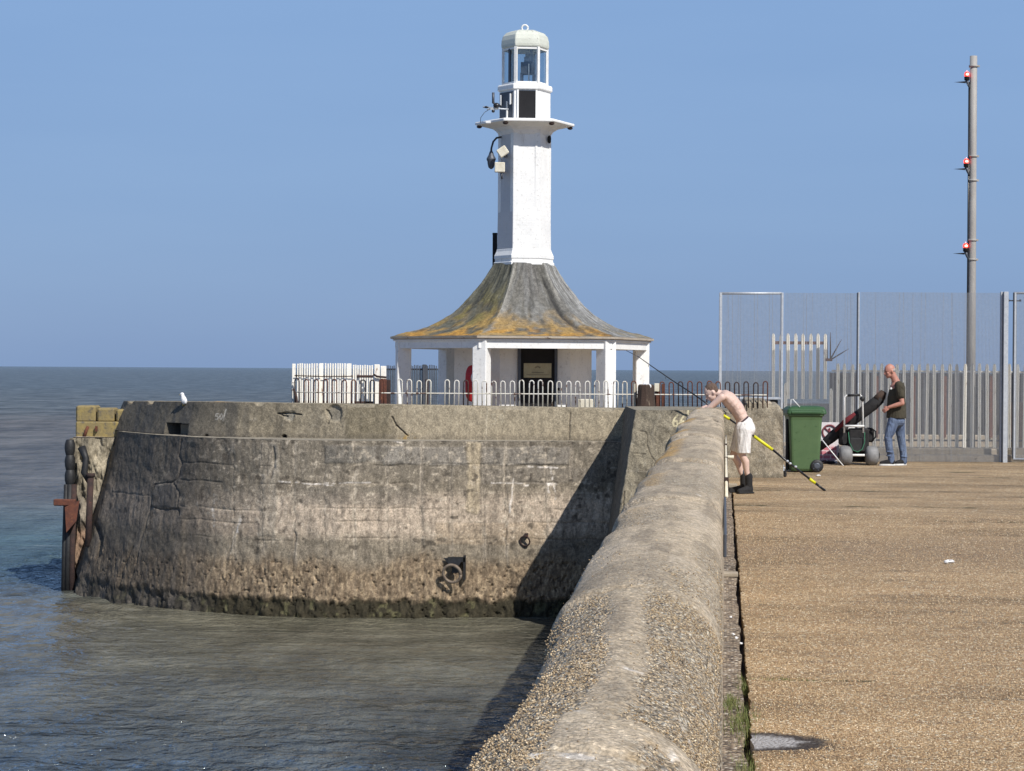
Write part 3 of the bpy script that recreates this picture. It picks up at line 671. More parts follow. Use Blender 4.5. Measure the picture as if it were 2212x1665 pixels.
# tidal zone
tz = -1.08+(fbm(X*1.5, Z*0, 141, 3)-.5)*.35
lo = ss(0, .28, tz-Z)
mus = fbm(X*22, Z*9, 143, 4)
C = blend(C, lo*.80, (.19, .148, .10)); C = blend(C, lo*ss(.48, .62, fbm(X*30, Z*13, 144, 4))*.6, (.38, .315, .22)); C = blend(C, lo*ss(.47, .38, fbm(X*28, Z*12, 147, 4))*.55, (.06, .045, .032))
lo = lo*(1-.5*ss(-6.8, -7.8, X)); h = h+lo*(fbm(X*30, Z*12, 145, 3)-.5)*.030+lo*(mus-.5)*.012-lo*ss(.68, .76, fbm(X*20, Z*16, 149, 3))*.03
wz = ss(-1.74, -1.84, Z+(fbm(X*7, Z*0, 151, 3)-.5)*.14)
C = blend(C, wz*.93, (.018, .018, .010)); C = blend(C, wz*ss(.62, .75, fbm(X*10, Z*8, 153, 3))*.6, (.13, .13, .07))
h = h+wz*((fbm(X*7, Z*4, 155, 3)-.5)*.12-.03)
# dark staining and painted-in shade down the turned-away end of the pier
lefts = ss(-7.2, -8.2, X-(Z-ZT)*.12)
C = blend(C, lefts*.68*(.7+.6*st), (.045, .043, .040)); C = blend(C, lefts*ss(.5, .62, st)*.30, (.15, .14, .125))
C = C*np.array([1.08, 1.0, .93])
P2 = P+N*h[..., None]
base = grid_obj('battered_base', P2, C, M['conc'], pier)
QP = P2.reshape(-1, 3)-np.array([0, 0, CAMZ]); qd = QP@np.array(FWD); qx = (QP@np.array(Rm@Vector((1, 0, 0))))/qd*FQ+1105.5; qy = 832.5-(QP@np.array(Rm@Vector((0, 1, 0))))/qd*FQ
def surfD(x, y): return float(qd[np.argmin(np.hypot(qx-x, qy-y))])
# ledge and parapet
PQ = np.array([(1400, 33.45), (1232, 33.5), (1000, 33.55), (756, 33.65), (620, 34.0), (520, 34.35), (435, 34.9), (350, 36.0), (276, 37.5), (268, 38.4), (272, 40.)])
yt = np.interp(PQ[:, 0], [250, 275, 330, 435, 627, 756, 1005, 1232, 1345, 1400], [866.5, 866.8, 867.5, 868.3, 871.6, 873, 877, 881, 882.8, 883.5])
pp, pcu = resamp(PQ, 0, 1.1); ztop = np.array([at(x, y, D).z for (x, D), y in zip(PQ, yt)])
NU2 = 900; ar = np.interp(np.linspace(0, 1, NU2), pcu, np.arange(len(PQ)))
ax_ = smooth1(np.interp(ar, np.arange(len(PQ)), pp[:, 0]), 11); ay_ = smooth1(np.interp(ar, np.arange(len(PQ)), pp[:, 1]), 11); az_ = np.interp(ar, np.arange(len(PQ)), ztop)
nxn = -np.gradient(ay_); nyn = np.gradient(ax_); L = np.hypot(nxn, nyn); nxn /= L; nyn /= L
if nyn[100] > 0: nxn, nyn = -nxn, -nyn
# cross-section: ledge -> face -> top -> back
cs = [(-.70, -.02), (0.0, 0.0)]; nf = 64
rows = []
for k_ in range(8): rows.append(('L', k_/8))
for k_ in range(nf): rows.append(('F', k_/(nf-1)))
for k_ in range(1, 9): rows.append(('T', k_/8))
rows.append(('B', 1))
def tmap(ar_v): # base-top line at same parameter for the ledge
    return np.interp(ar_v, np.arange(len(TQ)), tp[:, 0]), np.interp(ar_v, np.arange(len(TQ)), tp[:, 1])
lx, ly = tmap(ar); lx = smooth1(lx, 25); ly = smooth1(ly, 25)
P = np.zeros((NU2, len(rows), 3)); isF = np.zeros((NU2, len(rows))); isL = isF.copy(); isT = isF.copy()
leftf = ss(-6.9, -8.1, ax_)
for j, (kd, f_) in enumerate(rows):
    if kd == 'L': P[:, j, 0] = lx+(ax_-lx)*f_; P[:, j, 1] = ly+(ay_-ly)*f_; P[:, j, 2] = ZT+.005*f_; isL[:, j] = 1
    if kd == 'F':
        bt = (1-f_)*(.05+.18*leftf)
        P[:, j, 0] = ax_+nxn*bt; P[:, j, 1] = ay_+nyn*bt; P[:, j, 2] = ZT+.006+(az_-ZT)*f_; isF[:, j] = 1
    if kd == 'T': P[:, j, 0] = ax_-nxn*.45*f_; P[:, j, 1] = ay_-nyn*.45*f_; P[:, j, 2] = az_+.004+.004*f_; isT[:, j] = 1
    if kd == 'B': P[:, j, 0] = ax_-nxn*.45; P[:, j, 1] = ay_-nyn*.45; P[:, j, 2] = -.05
X, Yp, Z = P[..., 0], P[..., 1], P[..., 2]
N = normals(P)
fi = 8+nf//2
if N[300, fi, 1] > 0: N = -N
N = np.where(isF[..., None] > 0, np.stack([nxn[:, None]*np.ones_like(X), nyn[:, None]*np.ones_like(X), X*0], -1), N)
a1 = fbm(X*1.3, Z*3, 201, 5); a2 = fbm(X*6, Z*6, 203, 5); a3 = fbm(X*18, Z*14, 205, 4); st = fbm(X*10, Z*1.2, 207, 4)
C = np.ones(P.shape)*np.array([.235, .205, .150]); C = C*(.75+.5*a1)[..., None]
C = blend(C, ss(.5, .7, st)*.35, (.095, .085, .068)); C = blend(C, ss(.66, .76, a2)*.5, (.06, .052, .04)); C = blend(C, ss(.70, .78, a3)*.4, (.34, .31, .25))
h = ((a2-.5)*.022+(a3-.5)*.014)*(isF+.6*isT+.4*isL)
def fp(xq, yq):
    D = np.interp(xq, PQ[::-1, 0], PQ[::-1, 1]); p = at(xq, yq, D); return (p.x, p.z)
F2 = lambda pts: [fp(*p) for p in pts]
WX = X+(a2-.5)*.10; WZ = Z+(fbm(X*5, Z*5, 211, 3)-.5)*.06
# fresh render panel between the two seams
d_l, d_r = fp(860, 900)[0], fp(1232, 900)[0]
edge_l = d_l+(WZ-.85)*.25
C = blend(C, ss(-.02, .02, WX-edge_l)*.75, (.35, .305, .225)); C = blend(C, ss(-.03, .03, X-fp(1060, 900)[0])*.35*isF, (.29, .25, .18))
C = blend(C, ss(-.02, .02, WX-fp(745, 900)[0])*ss(.02, -.02, WX-fp(845, 900)[0])*.5, (.16, .14, .095))
C = blend(C, ss(.03, -.03, WX-fp(745, 900)[0])*ss(-.03, .03, WX-fp(640, 900)[0])*.35, (.30, .265, .2))
C = C*np.array([1.02, .99, .95])
C = blend(C, leftf[:, None]*isF*.72*(.7+.5*st), (.040, .039, .037)); C = blend(C, leftf[:, None]*isF*ss(.52, .62, st)*.25, (.12, .115, .105))  # shade of the left end painted in as darker colour, with streaks
C = blend(C, isL*.7, (.27, .245, .20)); C = blend(C, isT*.55, (.27, .24, .18))
C = blend(C, isT*ss(.5, .65, fbm(X*3, Yp*3, 213, 4))*leftf[:, None]*.8, (.42, .28, .12))
def ln(pts, w, col, am=.85, dep=0., wb=.02):
    global C, h
    d = polyd(X+(a2-.5)*wb, Z+(a3-.5)*wb, F2(pts)); m = ss(w, w*.5, d)*isF; C = blend(C, m*am, col); h = h-dep*m
ln([(1052, 880), (1050, 952)], .012, (.40, .35, .26), .8)
ln([(1232, 893), (1230, 952)], .014, (.06, .05, .04), .8, .02)
ln([(705, 885), (712, 900), (709, 915)], .012, (.05, .045, .04), .7, .03)
ln([(848, 900), (856, 918), (866, 928), (880, 940)], .012, (.04, .035, .03), .8, .03)
ln([(620, 900), (600, 893), (625, 892), (650, 895)], .014, (.05, .045, .04), .7, .04)
d = np.hypot(X-fp(722, 893)[0], Z-fp(722, 893)[1])+(a2-.5)*.05; m = ss(.14, .10, d)*isF; h -= .04*m; C = blend(C, m*.5, (.24, .22, .18))
m = ss(.10, .06, np.hypot(X-fp(625, 900)[0], Z-fp(625, 900)[1])+(a2-.5)*.1)*isF; C = blend(C, m*.7, (.34, .31, .25)); h -= .03*m
m = ss(.14, .0, np.abs(WX-fp(885, 942)[0])-.1)*ss(.70, .60, Z)*ss(.5, .62, a3)*isF; C = blend(C, m*.9, (.38, .24, .06))
C = blend(C, isF*ss(.70, .60, WZ)*.35, (.08, .07, .06))
# painted chainage marks, hand brushed
def digit(ch, x, y, w, hgt, col, am, lw):
    S6 = [(.8, .02), (.35, .3), (.1, .65), (.25, .95), (.65, .98), (.85, .75), (.6, .5), (.2, .6)]
    S5 = [(.85, .02), (.2, .05), (.18, .42), (.65, .4), (.88, .65), (.65, .95), (.15, .93)]
    S0 = [(.5, .02), (.15, .3), (.15, .7), (.5, .98), (.85, .7), (.85, .3), (.5, .02)]
    S9 = [(.8, .45), (.4, .55), (.15, .3), (.45, .03), (.8, .2), (.8, .6), (.6, .98)]
    S1 = [(.5, 0), (.5, 1)]
    return [(x+a*w, y+b*hgt) for a, b in {'6': S6, '5': S5, '0': S0, '9': S9, '1': S1}[ch]]
for ch, x, y in (('5', 468, 893), ('0', 477, 893)): ln(digit(ch, x, y, 8, 13, 0, 0, 0), .011, (.38, .36, .32), .75, 0, .01)
ln([(489, 883), (486, 908)], .011, (.42, .40, .35), .7, 0, .01)
for ch, x, y in (('5', 1060, 894), ('9', 1076, 894)): ln(digit(ch, x, y, 13, 22, 0, 0, 0), .014, (.36, .32, .24), .55, 0, .01)
ln([(1089, 881), (1088, 890)], .012, (.40, .36, .28), .6)
# square scupper opening and small weep holes
x0, z0 = fp(367, 944); x1, z1 = fp(415, 915); xa, xb = sorted((x0, x1))
op = (X > xa)*(X < xb)*(Z < z1)*isF
C = blend(C, op*1.0, (.010, .010, .010)); h = np.where(op > 0, -.38, h)
for xq, yq in ((454, 944), (615, 945)):
    x0, z0 = fp(xq, yq); m = ss(.055, .045, np.hypot((X-x0)*1.3, Z-z0))*isF; C = blend(C, m, (.01, .01, .01)); h = h-.1*m
# chipped top edge
chip = ss(.60, .75, fbm(X*3.5, X*0, 221, 3))*(isF*ss(.06, .0, az_[:, None]-Z)+isT*ss(1, 0, np.arange(len(rows))[None, :]-(8+nf)))
P[..., 2] -= chip*.05
P = P+N*h[..., None]
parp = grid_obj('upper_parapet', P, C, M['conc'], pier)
# things seen inside the scupper
mb = MB(); p = at(404, 927, 35.6); mb.box(p, (.20, .04, .16)); mb.build('scupper_lining', M['tancon'], pier)

# ------------------------------------------------------------------ buttress block (marked 66)
BX0, BY0 = at(1372, 884, 30.62).x, at(1372, 884, 30.62).y
bz1 = 1.112
nu, nv = 330, 380
# plan path: right end (x=+0.0) -> front-left corner -> back-left seam
fr = np.linspace(0, 1, nu)
s1 = .42
cx = np.where(fr < s1, -.10+(BX0+.10)*(fr/s1), BX0+(-1.50-BX0)*((fr-s1)/(1-s1))); cy = np.where(fr < s1, BY0+.12*(1-fr/s1), BY0+(33.7-BY0)*((fr-s1)/(1-s1)))
cx = smooth1(cx, 7); cy = smooth1(cy, 7)
Zc = np.linspace(bz1, -2.7, nv)[None, :]*np.ones((nu, 1))
off = (bz1-Zc)*.150
sidew = ss(.0, s1, fr)[:, None]
X = cx[:, None]-off*sidew; Yp = cy[:, None]-(bz1-Zc)*.05*(1-ss(s1-.02, s1+.1, fr))[:, None]
Z = Zc
a1 = fbm(X*1.3+Yp, Z*2, 301, 5); a2 = fbm(X*6+Yp*6, Z*6, 303, 5); a3 = fbm((X+Yp)*18, Z*14, 305, 4); st = fbm((X+Yp)*10, Z*1.2, 307, 4)
C = np.ones(X.shape+(3,))*np.array([.27, .235, .172])*(.75+.5*a1)[..., None]
C = blend(C, ss(.5, .7, st)*.4, (.10, .088, .066)); C = blend(C, ss(.64, .76, a2)*.5, (.07, .058, .042)); C = blend(C, ss(.68, .78, a3)*.4, (.34, .31, .25))
h = (a2-.5)*.03+(a3-.5)*.012
def fb(xq, yq): p = at(xq, yq, 30.75); return (p.x, p.z)
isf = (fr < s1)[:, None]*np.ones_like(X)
def ln2(pts, w, col, am=.85, dep=0., wb=.02):
    global C, h
    d = polyd(X+(a2-.5)*wb, Z+(a3-.5)*wb, [fb(*p) for p in pts]); m = ss(w, w*.5, d)*isf; C = blend(C, m*am, col); h = h-dep*m
ln2([(1380, 930), (1395, 932), (1400, 945), (1398, 960), (1408, 985), (1420, 1000), (1440, 1008)], .009, (.07, .058, .045), .7, .010)
ln2([(1370, 977), (1395, 980)], .007, (.07, .058, .045), .7, .01); ln2([(1340, 1015), (1400, 1018)], .010, (.32, .28, .22), .7)
ln2([(1410, 915), (1412, 960), (1418, 980)], .02, (.24, .21, .16), .6); ln2([(1350, 1060), (1346, 1120)], .010, (.06, .05, .04), .7, .02)
for k_, x_ in enumerate((1452, 1467)): ln2(digit('6', x_, 897+k_*1-1, 14, 24, 0, 0, 0), .0165, (.62, .55, .36), .95, 0, .006)
ln2([(1486, 884), (1485, 909)], .0165, (.62, .55, .36), .95, 0, .006)
C = blend(C, (1-isf)*.7, (.085, .078, .066)); lo = ss(-.9, -1.4, Z); C = blend(C, lo*.8, (.07, .058, .04)); C = blend(C, ss(-1.75, -1.9, Z), (.015, .015, .01)); h += lo*(a3-.5)*.1  # side face painted darker to stand for its shade; tidal growth lower down
P = np.stack([X, Yp, Z], -1); N = normals(P)
if N[60, 100, 1] > 0: N = -N
P = P+N*h[..., None]
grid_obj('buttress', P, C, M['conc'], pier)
# its top
tpn = 40; rim = P[:, 0, :]
T = np.zeros((nu, tpn, 3)); bxk = np.interp(fr, [0, s1, 1], [.0, -.75, -1.2]); byk = np.interp(fr, [0, s1, 1], [33.9, 33.9, 33.9])
g_ = np.linspace(0, 1, tpn)[None, :, None]
T = rim[:, None, :]*(1-g_)+np.stack([bxk, byk, rim[:, 2]*0+1.11], -1)[:, None, :]*g_
ta = fbm(T[..., 0]*4, T[..., 1]*4, 311, 4); T[..., 2] += (ta-.5)*.02*np.sin(np.pi*g_[..., 0])
C = np.ones(T.shape)*np.array([.23, .205, .155])*(.7+.6*ta)[..., None]
grid_obj('buttress_top', T, C, M['conc'], pier)
# body between the faces and the landward platform, so that nothing is hollow from the side
mb = MB(); mb.box((-.25, 32.45, .53), (.44, 2.9, 1.14)); mb.build('landward_face', M['tancon'], pier)
# deck surface right behind parapet is the quay deck sheet

# mooring rings on the pier
def ring_thing(xq, yq, D, rr, label, bracket):
    c = at(xq, yq, D); t = thing('mooring_ring', c, label, 'mooring ring')
    m = MB(); m.torus(c+Vector((-.02, -.17 if bracket else -.06, -rr*.75)), rr, rr*.17, (.18, 1, .25)); m.build('ring', M['ringm'] if bracket else M['rustdark'], t)
    m = MB()
    if bracket:
        m.box(c+Vector((.15, -.02, -.02)), (.03, .10, .36)); m.box(c+Vector((.03, -.02, .10)), (.26, .10, .07)); m.add([c+Vector((-.17, -.04, .12)), c+Vector((.13, -.10, .12)), c+Vector((.03, -.12, -.08)), c+Vector((-.05, .05, .0))], [(0,1,2), (0,3,1), (1,3,2), (0,2,3)]); m.box(c+Vector((.02, -.12, -.03)), (.09, .08, .12))
        m.build('bracket', M['black'], t)
    else:
        m.box(c+Vector((0, -.05, rr*.5)), (.05, .10, .05)); m.build('eye_bolt', M['rustdark'], t)
ring_thing(982, 1222, surfD(982, 1222)-.03, .135, 'large iron mooring ring on a black bracket low on the pier wall', True)
ring_thing(1137, 1160, surfD(1137, 1160)+.01, .075, 'small round mooring ring beside the edge of the dark shadow', False)

# ------------------------------------------------------------------ old fendered end behind the pier
dol = thing('timber_dolphin', at(200, 1280, 37.6), 'weathered fendered berth end with yellow lichen blocks beyond the pier head', 'dolphin')
def qbox(m, x0, y0, x1, y1, D, dep, bev=.0, dz=0):
    a = at(x0, y1, D); b = at(x1, y0, D)
    m.box(((a+b)/2)+FW2*(dep/2), ((b-a).dot(RGT), dep, b.z-a.z), (RGT, FW2, Vector((0,0,1))), bev); return m
m = MB(); qbox(m, 163, 911, 300, 950, 37.4, 1.2, .02); m.build('capping_beam', M['lichen'], dol)
for x0, x1, y0 in ((163, 206, 876), (209, 246, 881), (250, 300, 884)):
    m = MB(); qbox(m, x0, y0, x1, 912, 37.5, .5, .03); m.build('end_block', M['lichen'], dol)
m = MB(); a = at(184, 938, 37.38)
m.tube([at(190, 921, 37.36), at(186, 930, 37.34), at(182, 944, 37.34)], [.03, .03, .03], 6); m.box(at(208, 926, 37.36), (.03, .06, .09)); m.build('bolt_hook', M['rust'], dol)
# concrete mass: uneven slab
nu, nv = 120, 150
u_ = np.linspace(0, 1, nu)[:, None]*np.ones((1, nv)); w_ = np.linspace(0, 1, nv)[None, :]*np.ones((nu, 1))
A = np.array(at(147, 946, 36.95)); B = np.array(at(300, 944, 37.6)); dn = np.array(at(200, 1300, 37.3))[2]-.5
P = A[None, None]+(B-A)[None, None]*u_[..., None]; P[..., 2] = A[2]+(dn-A[2])*w_
P[..., 2] += .0; P[..., 0] += .03*(1-w_)
nn = fbm(u_*8, w_*12, 401, 5); P[..., 1] -= (nn-.5)*.35
C = np.ones(P.shape)*np.array([.30, .26, .19])*(.6+.8*fbm(u_*5, w_*8, 403, 5))[..., None]
C = blend(C, ss(.52, .66, fbm(u_*16, w_*3, 405, 4))*.6, (.09, .08, .065)); C = blend(C, ss(.28, .34, w_)*.55, (.22, .19, .16)); C = blend(C, ss(.42, .5, w_)*.5, (.25, .12, .06)); C = blend(C, ss(.6, .7, w_)*.85, (.03, .028, .025))
grid_obj('concrete_mass', P, C, M['conc'], dol)
m = MB(); top = [np.array(at(158, 944, 37.0)), np.array(at(300, 944, 37.6))]
m.add([Vector(top[0]), Vector(top[1]), Vector(top[1])+FW2*1.2, Vector(top[0])+FW2*1.2, Vector(top[0])-Vector((0,0,3.)), Vector(top[0])+FW2*1.2-Vector((0,0,3.))], [(0,1,2,3), (0,3,5,4)]); m.build('mass_top', M['kerbc'], dol)
# tyre stack fender
for i in range(3):
    m = MB(); c = at(151, 966+i*32, 36.85); m.lathe(c-Vector((0,0,.14)), [(.06, 0), (.07, .02), (.085, .08), (.09, .14), (.085, .20), (.07, .25), (.06, .27)], 14)
    m.build('tyre_fender', M['black'], dol)
m = MB(); m.tube([at(176, 966, 36.75), at(186, 990, 36.7), at(182, 1020, 36.7), at(194, 1044, 36.7)], [.07, .05, .06, .04], 8); m.build('torn_rubber', M['black'], dol)
for xq, w, mt in ((140, .04, 'black'), (148, .05, 'black'), (157, .05, 'rustdark')):
    m = MB(); m.tube([at(xq+3, 1046, 36.8), at(xq-1, 1180, 36.75), at(xq-3, 1300, 36.7)], [w, w*1.05, w*1.1], 8); m.build('fender_pile', M[mt], dol)
m = MB(); m.tube([at(196, 1025, 36.6), at(190, 1180, 36.4)], .055, 10); m.tube([at(196, 1022, 36.6), at(196, 1030, 36.6)], .075, 10); m.build('steel_pile', M['rustdark'], dol)
m = MB(); m.box(at(140, 1085, 36.6), (.36, .12, .11), None, .015); m.build('rusty_channel', M['rust'], dol)
m = MB(); a = at(152, 1068, 36.5); m.add([at(140, 1095, 36.5), at(172, 1080, 36.5), at(165, 1125, 36.5), at(143, 1150, 36.5), at(140, 1095, 36.8), at(172, 1080, 36.8), at(165, 1125, 36.8), at(143, 1150, 36.8)], [(0,1,2,3), (7,6,5,4), (0,4,5,1), (1,5,6,2), (2,6,7,3), (3,7,4,0)]); m.build('rusty_plate', M['rust'], dol)
# ------------------------------------------------------------------ lighthouse
LC = at(1130, 798, 40.0); LC.z = 0
TH0 = 10.6
def hdir(phi):
    a = R(phi); return RGT*math.sin(a) - FW2*math.cos(a)
def hexring(Rr, z, n=6, off=30.0, c=None):
    c = c or LC
    return [Vector((c.x, c.y, z))+hdir(TH0+off+60*k)*Rr for k in range(n)]
lh = thing('lighthouse', (LC.x, LC.y, 0), 'small white hexagonal lighthouse with a lichen covered flared roof and glazed lantern', 'lighthouse')
ZE = 2.24
# roof skin
pr = [(2.44, 0), (2.2, .055), (1.95, .12), (1.70, .20), (1.50, .31), (1.35, .40), (1.18, .54), (1.01, .71), (.88, .85), (.76, 1.0), (.66, 1.14), (.575, 1.30), (.54, 1.36)]
pr = np.array(pr); nr_, nc_ = 90, 45
tt = np.linspace(0, 1, nr_); cu = np.concatenate([[0], np.cumsum(np.hypot(*(pr[1:]-pr[:-1]).T))]); cu /= cu[-1]
rr_ = np.interp(tt, cu, pr[:, 0]); rz = np.interp(tt, cu, pr[:, 1])
rr_ = smooth1(rr_, 9); rz = smooth1(rz, 9); rr_[0] = 2.44; rz[0] = 0
ang = []; cols = []
P = np.zeros((6*nc_+1, nr_, 3)); FC = np.zeros((6*nc_+1, nr_)); UU = FC.copy()
for k in range(6):
    a = np.array(hdir(TH0-30+60*k)); b = np.array(hdir(TH0+30+60*k))
    for j in range(nc_+(1 if k == 5 else 0)):
        u = j/nc_; d = a*(1-u)+b*u
        P[k*nc_+j] = np.array([LC.x, LC.y, ZE])[None]+d[None]*rr_[:, None]+np.array([0, 0, 1.])[None]*rz[:, None]
        FC[k*nc_+j] = k; UU[k*nc_+j] = u
TTg = tt[None, :]*np.ones((6*nc_+1, 1)); ci = np.arange(6*nc_+1)[:, None]*np.ones((1, nr_))
Xc = (ci/nc_)*2.4
g1 = fbm(Xc*1.2, TTg*3, 501, 5); g2 = fbm(Xc*4, TTg*9, 503, 5); g3 = fbm(Xc*9, TTg*4, 505, 4); g4 = fbm(Xc*14, TTg*30, 507, 3)
C = np.ones(P.shape)*np.array([.125, .12, .105])*(.7+.6*g1)[..., None]
C = blend(C, ss(.5, .65, g3)*.5, (.21, .21, .20))
hip = ss(.10, .03, np.minimum(UU, 1-UU)+(g2-.5)*.08)
C = blend(C, hip*.6*(FC > -1), (.30, .29, .26))
F0 = (FC == 0)*1.; F5 = (FC == 5)*1.; F1 = (FC == 1)*1.
low = ss(.62, .30, TTg+(g2-.5)*.5+(g1-.5)*.35)
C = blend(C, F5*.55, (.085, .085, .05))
C = blend(C, F5*ss(.95, .4, TTg)*ss(.42, .60, g2)*.75, (.21, .175, .055))
C = blend(C, (F0+F5)*low*ss(.30, .55, g2)*.85, (.33, .215, .075))
C = blend(C, (F0+F5)*ss(.28, .12, TTg+(g3-.5)*.2)*ss(.45, .6, fbm(Xc*3, TTg*6, 509, 4))*.9, (.42, .225, .045))
C = blend(C, F0*ss(.30, .55, UU*(1-UU)*2)*ss(.5, .8, TTg)*.5, (.15, .145, .14))
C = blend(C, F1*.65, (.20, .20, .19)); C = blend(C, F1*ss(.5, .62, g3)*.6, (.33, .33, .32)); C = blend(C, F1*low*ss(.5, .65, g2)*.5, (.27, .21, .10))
C = blend(C, ss(.60, .72, fbm(Xc*7, TTg*5, 511, 4))*.5, (.04, .04, .04)); C = blend(C, ss(.03, .0, TTg)*.7, (.10, .095, .08))
dk = ss(.05, .015, np.abs(UU-(.78+.12*(1-TTg))+(g3-.5)*.1))*F0*ss(.95, .8, TTg)*ss(.2, .3, TTg); C = blend(C, dk*.85, (.035, .035, .035))
N = normals(P)
sg = 1 if N[10, 40, 2] > 0 else -1
hh = (g2-.5)*.045+(g3-.5)*.025*ss(0, .2, TTg)-dk*.04+hip*.012+(g4-.5)*.012
P2 = P+N*sg*(hh*ss(0, .06, TTg)*ss(1, .96, TTg))[..., None]
P2[-1] = P2[0]
grid_obj('roof', P2, C, M['roofm'], lh)
m = MB(); m.loft([hexring(2.44, ZE), hexring(2.44, ZE-.035), hexring(2.38, ZE-.05), hexring(2.38, ZE-.051)], False, False); m.build('eaves_trim', M['kerbc'], lh)
m = MB(); m.loft([hexring(2.375, ZE-.001), hexring(1.0, ZE-.001)], False, False); m.build('soffit', M['white_s'], lh)
m = MB(); m.loft([hexring(2.39, ZE-.052), hexring(2.39, ZE-.075), hexring(2.35, ZE-.078), hexring(2.35, ZE-.21), hexring(2.12, ZE-.21), hexring(2.12, ZE-.01)], False, False); m.build('fascia_beam', M['white_s'], lh)
Rc = 2.30
for k in range(6):
    ph = TH0+30+60*k; d = hdir(ph); t_ = Vector((-d.y, d.x, 0)); c = Vector((LC.x, LC.y, 0))+d*(Rc-.10)
    m = MB(); z0 = -.02; z1 = ZE-.05
    m.box((c.x, c.y, (z0+z1)/2), (.255, .255, z1-z0), (t_, d, Vector((0,0,1))), .012); m.build('column', M['white_s'], lh)
# inner room
Ri = 1.27
m = MB(); m.loft([hexring(Ri, -.02), hexring(Ri, ZE+.3)], False, False); m.build('inner_wall', M['white'], lh)
n0 = hdir(TH0); t0 = Vector((-n0.y, n0.x, 0)); 
if t0.dot(RGT) < 0: t0 = -t0
cf = Vector((LC.x, LC.y, 0))+n0*(Ri*math.cos(R(30)))
dc = at(1160, 800, (cf-Vector((0,0,0))).dot(FW2)); off_ = (dc-cf).dot(t0)
dc = cf+t0*off_
m = MB(); m.box(dc+n0*.012+Vector((0,0,1.02)), (.62, .03, 2.06), (t0, n0, Vector((0,0,1)))); dr = m.build('door', M['door'], lh)
m = MB()
for sx in (-1, 1): m.box(dc+n0*.03+t0*sx*.33+Vector((0,0,1.03)), (.05, .06, 2.08), (t0, n0, Vector((0,0,1))))
m.build('door_frame', M['galvdark'], dr)
zs = at(1160, 800, 39).z
m = MB(); m.box(dc+n0*.035+t0*.0+Vector((0,0,zs)), (.50, .015, .255), (t0, n0, Vector((0,0,1))), .004); sp_ = m.build('sign_plate', M['signpl'], dr)
m = MB(); sc_ = dc+n0*.045+Vector((0,0,zs))
for k in range(7):
    a = math.pi*(.12+.76*k/6); m.box(sc_+t0*math.cos(a)*.045+Vector((0,0,.035+math.sin(a)*.035)), (.008, .003, .03), (t0*math.sin(a)-Vector((0,0,1))*math.cos(a)*1.0, n0, t0*math.cos(a)+Vector((0,0,1))*math.sin(a)))
m.build('arch_emblem', M['signink'], sp_); m = MB()
for k in range(14): m.box(sc_+t0*(-.10+.0155*k)+Vector((0,0,-.035)), (.009, .003, .016), (t0, n0, Vector((0,0,1))))
for k in range(34): m.box(sc_+t0*(-.20+.0122*k)+Vector((0,0,-.075)), (.007, .003, .011), (t0, n0, Vector((0,0,1))))
m.build('lettering', M['signink'], sp_)
m = MB(); m.tube([dc+n0*.05+t0*.36+Vector((0,0,1.25)), dc+n0*.05+t0*.36+Vector((0,0,1.05))], .018, 8); m.box(dc+n0*.06+t0*.37+Vector((0,0,1.32)), (.05, .05, .05)); m.build('door_latch', M['black'], dr)
TT = TH0-5.5; TS = .845
def hexrT(Rr, z, n=6, off=30.0):
    return [Vector((LC.x, LC.y, z))+hdir(TT+off+60*k)*Rr*TS for k in range(n)]
# tower
def hloft(name, rz, mat, off=30., cap=(True, True), parent=lh, chamf=0):
    m = MB(); m.loft([hexrT(r, z, 6, off) for r, z in rz], *cap); return m.build(name, mat, parent)
hloft('plinth_moulding', [(.62, 3.545), (.655, 3.55), (.655, 3.60), (.63, 3.615), (.63, 3.66), (.645, 3.665), (.645, 3.72), (.60, 3.80), (.59, 3.84)], M['white_s'])
hloft('tower_shaft', [(.585, 3.83), (.565, 5.0), (.552, 5.93)], M['white'])
m = MB()
for k in range(6):   # corner pilaster strips
    d = hdir(TT+30+60*k); t_ = Vector((-d.y, d.x, 0))
    for sx in (-1, 1):
        w = (d*math.cos(R(30))+t_*sx*math.sin(R(30))).normalized(); w2 = (t_*sx*-math.cos(R(30))*-1).normalized()
        tang = Vector((-w.y, w.x, 0))
        base = LC+w*(.473*math.cos(R(30)))+tang*(-sx)*(.473*.5-.040)
        m.box((base.x, base.y, 4.90), (.085, .02, 2.08), (tang, w, Vector((0,0,1))))
m.build('corner_strip', M['white_s'], lh)
hloft('gallery', [(.555, 5.90), (.62, 5.98), (.72, 6.03), (1.04, 6.085), (1.075, 6.09), (1.075, 6.135), (1.0, 6.15), (.5, 6.16)], M['white_s'])
for q in hexrT(.98, 6.06): m = MB(); m.ellip(q, (.05, .05, .03)); m.build('rusty_bracket', M['rustdark'], lh)
hloft('service_room', [(.55, 6.158), (.55, 6.70)], M['white_s'])
hloft('cornice', [(.57, 6.70), (.595, 6.71), (.595, 6.79), (.57, 6.815), (.50, 6.82)], M['white_s'])
nf = hdir(TT); tf = Vector((-nf.y, nf.x, 0)); tf = tf if tf.dot(RGT) > 0 else -tf
cfw = LC+nf*(.55*TS*math.cos(R(30)))
m = MB(); m.box((cfw+nf*.004)+Vector((0,0,6.43)), (.305, .02, .50), (tf, nf, Vector((0,0,1)))); m.build('dark_window', M['door'], lh)
m = MB()
for sx in (-1, 1): m.box(cfw+nf*.012+tf*sx*.168+Vector((0,0,6.43)), (.03, .03, .53), (tf, nf, Vector((0,0,1))))
m.box(cfw+nf*.025+Vector((0,0,6.165)), (.38, .06, .025), (tf, nf, Vector((0,0,1)))); m.build('window_frame', M['white_s'], lh)
nl = hdir(TT-60); tl = Vector((-nl.y, nl.x, 0)); cl = LC+nl*(.55*TS*math.cos(R(30)))
